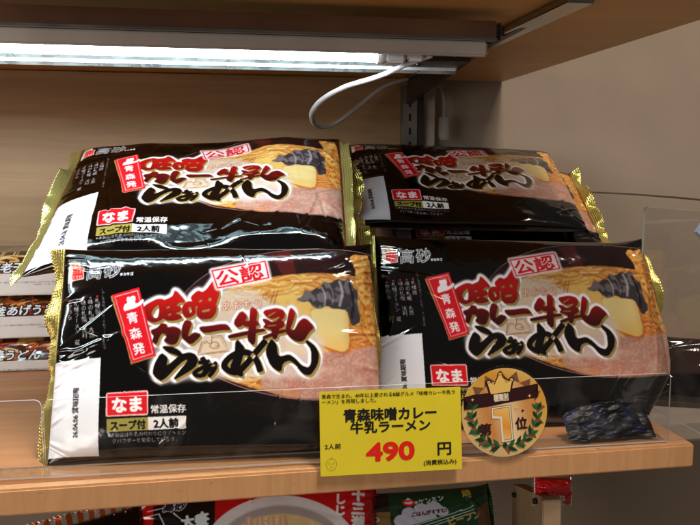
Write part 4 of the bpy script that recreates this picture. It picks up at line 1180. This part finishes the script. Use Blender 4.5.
# ------------------------------------------------------------------ things at the right edge
ledge = boxes('neighbour_shelf', [(.425, .9, .20, .50, -.075, -.057)], M['grey_ledge'], None, .001)
tag(ledge, 'grey neighbouring shelf beyond the right end of the wooden one', 'shelf')
c0 = U(697, 395, Y=.20)
make_pack('dark pack lying beyond the right end of the shelf, its folded corner showing', (.535, .255, -.012), rotvec((-.35, .1, -.35)), .085, .075, .02, 101, None, res=(200, 160), name='dark_pack', cat='food pack',
          seal_w=(.008, .008), seal_ang=(30, 30), gold=(.10, .09, .08), redline=(0, 0), extra=[(-.5,.2,-.2,-.3,.002,.0012), (-.4,.4,-.3,-.4,.0016,.001)], floorz=-.0565)
# crumpled clear blue wrapper between the packs and the guard
nx, ny = 220, 110
xx, yy = np.meshgrid(np.linspace(0, 1, nx), np.linspace(0, 1, ny))
fold = np.abs(noise2(xx*.1, yy*.05, .034, 201))*.010+np.abs(noise2(xx*.1, yy*.05, .014, 205))*.0022
Pw = np.stack([.290+xx*.078, .0515+yy*.016+noise2(xx*.1, yy*.1, .02, 203)*.003, ZS+.002+yy*.027*np.sin(np.pi*(.12+.76*xx))**.5+fold*np.sin(np.pi*xx)**.4*(.3+yy)], -1)
f_ = np.clip((noise2(xx*.1, yy*.05, .012, 207)-.05)*4, 0, 1)[..., None]  # lighter blue patches paint highlights into the film colour
cw_ = np.ones(xx.shape+(3,))*np.array((.025, .03, .06)); cw_ = cw_*(1-f_)+np.array((.07, .10, .24))*f_
wr = link('blue_wrapper', grid_mesh('blue_wrapper', Pw, cw_), film('dull blue film', rough=.42, bump=.03, coat=.0, spec=.3)); tag(wr, 'crumpled dark blue plastic wrapper behind the guard at the lower right', 'wrapper')
# blue and clear packet at the right border
e_ = U(706, 232, Y=.20)
bmv = [(-.010, 0, .0), (.0, 0, .015), (.03, 0, .017), (.03, 0, -.02), (.006, 0, -.016)]
vs = [(x, y, z) for y in (0, .006) for x, _, z in bmv]; n = 5
fs = [tuple(range(n)), tuple(range(n, 2*n))[::-1]]+[(i, n+i, n+(i+1) % n, (i+1) % n) for i in range(n)]
bk = empty('blue_packet', tuple(e_)); tag(bk, 'blue and pale packet corner at the right edge of the picture', 'packet')
link('body', mesh('body', vs, fs), mat('pale blue film', (.62, .72, .85), .2, coat=.5), bk)
vs = [(x, y, z) for y in (-.0008, -.0002) for x, z in ((.0, .0149), (.03, .0169), (.03, .004), (.004, .004))]
fs = [(0,1,2,3), (7,6,5,4), (0,4,5,1), (1,5,6,2), (2,6,7,3), (3,7,4,0)]
link('print_band', mesh('print_band', vs, fs), mat('blue print', (.08, .22, .62), .2, coat=.5), bk)
# hook that carries it
hk = tube('rod', [(0.02, .003, .0172), (.02, .003, .03), (.02, .15, .034), (.02, .296, .034)], .0012, M['chrome'], bk, 8)

# ------------------------------------------------------------------ pieces that belong to a part
for child, par in (('slot', 'post'), ('side_channel', 'post'), ('flange', 'arm'), ('chrome_lip', 'trim_bar'), ('end_cap', 'tube'), ('rear_rim', 'reflector'), ('screw_ring', 'reflector'),
                   ('bolt', 'board'), ('crown', 'crown_outline'), ('numeral', 'numeral_outline'), ('numeral_border', 'numeral_outline'), ('numeral_border_line', 'numeral_outline'),
                   ('laurel_dark_leaf', 'laurel'), ('edge_strip', 'panel'), ('date_panel', 'front_panel'), ('print_band', 'body')):
    for o in list(COL.objects):
        if o.name.split('.')[0] == child and o.parent is not None and o.parent.type == 'EMPTY':
            for p in o.parent.children:
                if p.name.split('.')[0] == par and p.type == 'MESH':
                    loc = o.location.copy(); o.parent = p; o.location = loc; break

# ------------------------------------------------------------------ light
w = bpy.data.worlds.new('World'); scn.world = w; w.use_nodes = True
w.node_tree.nodes['Background'].inputs[0].default_value = (1.0, .86, .74, 1)
w.node_tree.nodes['Background'].inputs[1].default_value = .09
def area(name, loc, target, size, power, col, sy=None):
    l = bpy.data.lights.new(name, 'AREA'); l.energy = power; l.color = col; l.shape = 'RECTANGLE'; l.size = size; l.size_y = sy or size
    o = bpy.data.objects.new(name, l); COL.objects.link(o); o.location = loc
    o.rotation_euler = (Vector(target)-Vector(loc)).to_track_quat('-Z', 'Y').to_euler(); return o
area('ceiling_light', (.44, -.62, 1.75), (.1, .05, .05), 0.26, 21, (1, .84, .70), .16)
area('ceiling_light', (.75, -.9, 1.75), (.2, .05, .05), .45, 12, (1, .86, .74), .2)
area('low_fill_light', (-1.3, -1.6, .25), (.1, .05, .0), .8, 15, (1, .88, .78), .8)  # added low fill that brightens the goods below the shelf, no real lamp

cam = bpy.data.cameras.new('camera'); co_ = bpy.data.objects.new('camera', cam); COL.objects.link(co_)
cam.sensor_width = 36; cam.lens = 36*F/700; cam.clip_start = .01; cam.clip_end = 50
co_.matrix_world = Matrix.Translation(Vector(CAM)) @ Matrix((cr, cu, -cf)).transposed().to_4x4()
scn.camera = co_
scn.view_settings.view_transform = 'Standard'; scn.view_settings.look = 'None'; scn.view_settings.exposure = 0
scn.cycles.use_denoising = True
scn.cycles.max_bounces = 10; scn.cycles.transparent_max_bounces = 16; scn.cycles.caustics_reflective = False
scn.cycles.sample_clamp_indirect = 3
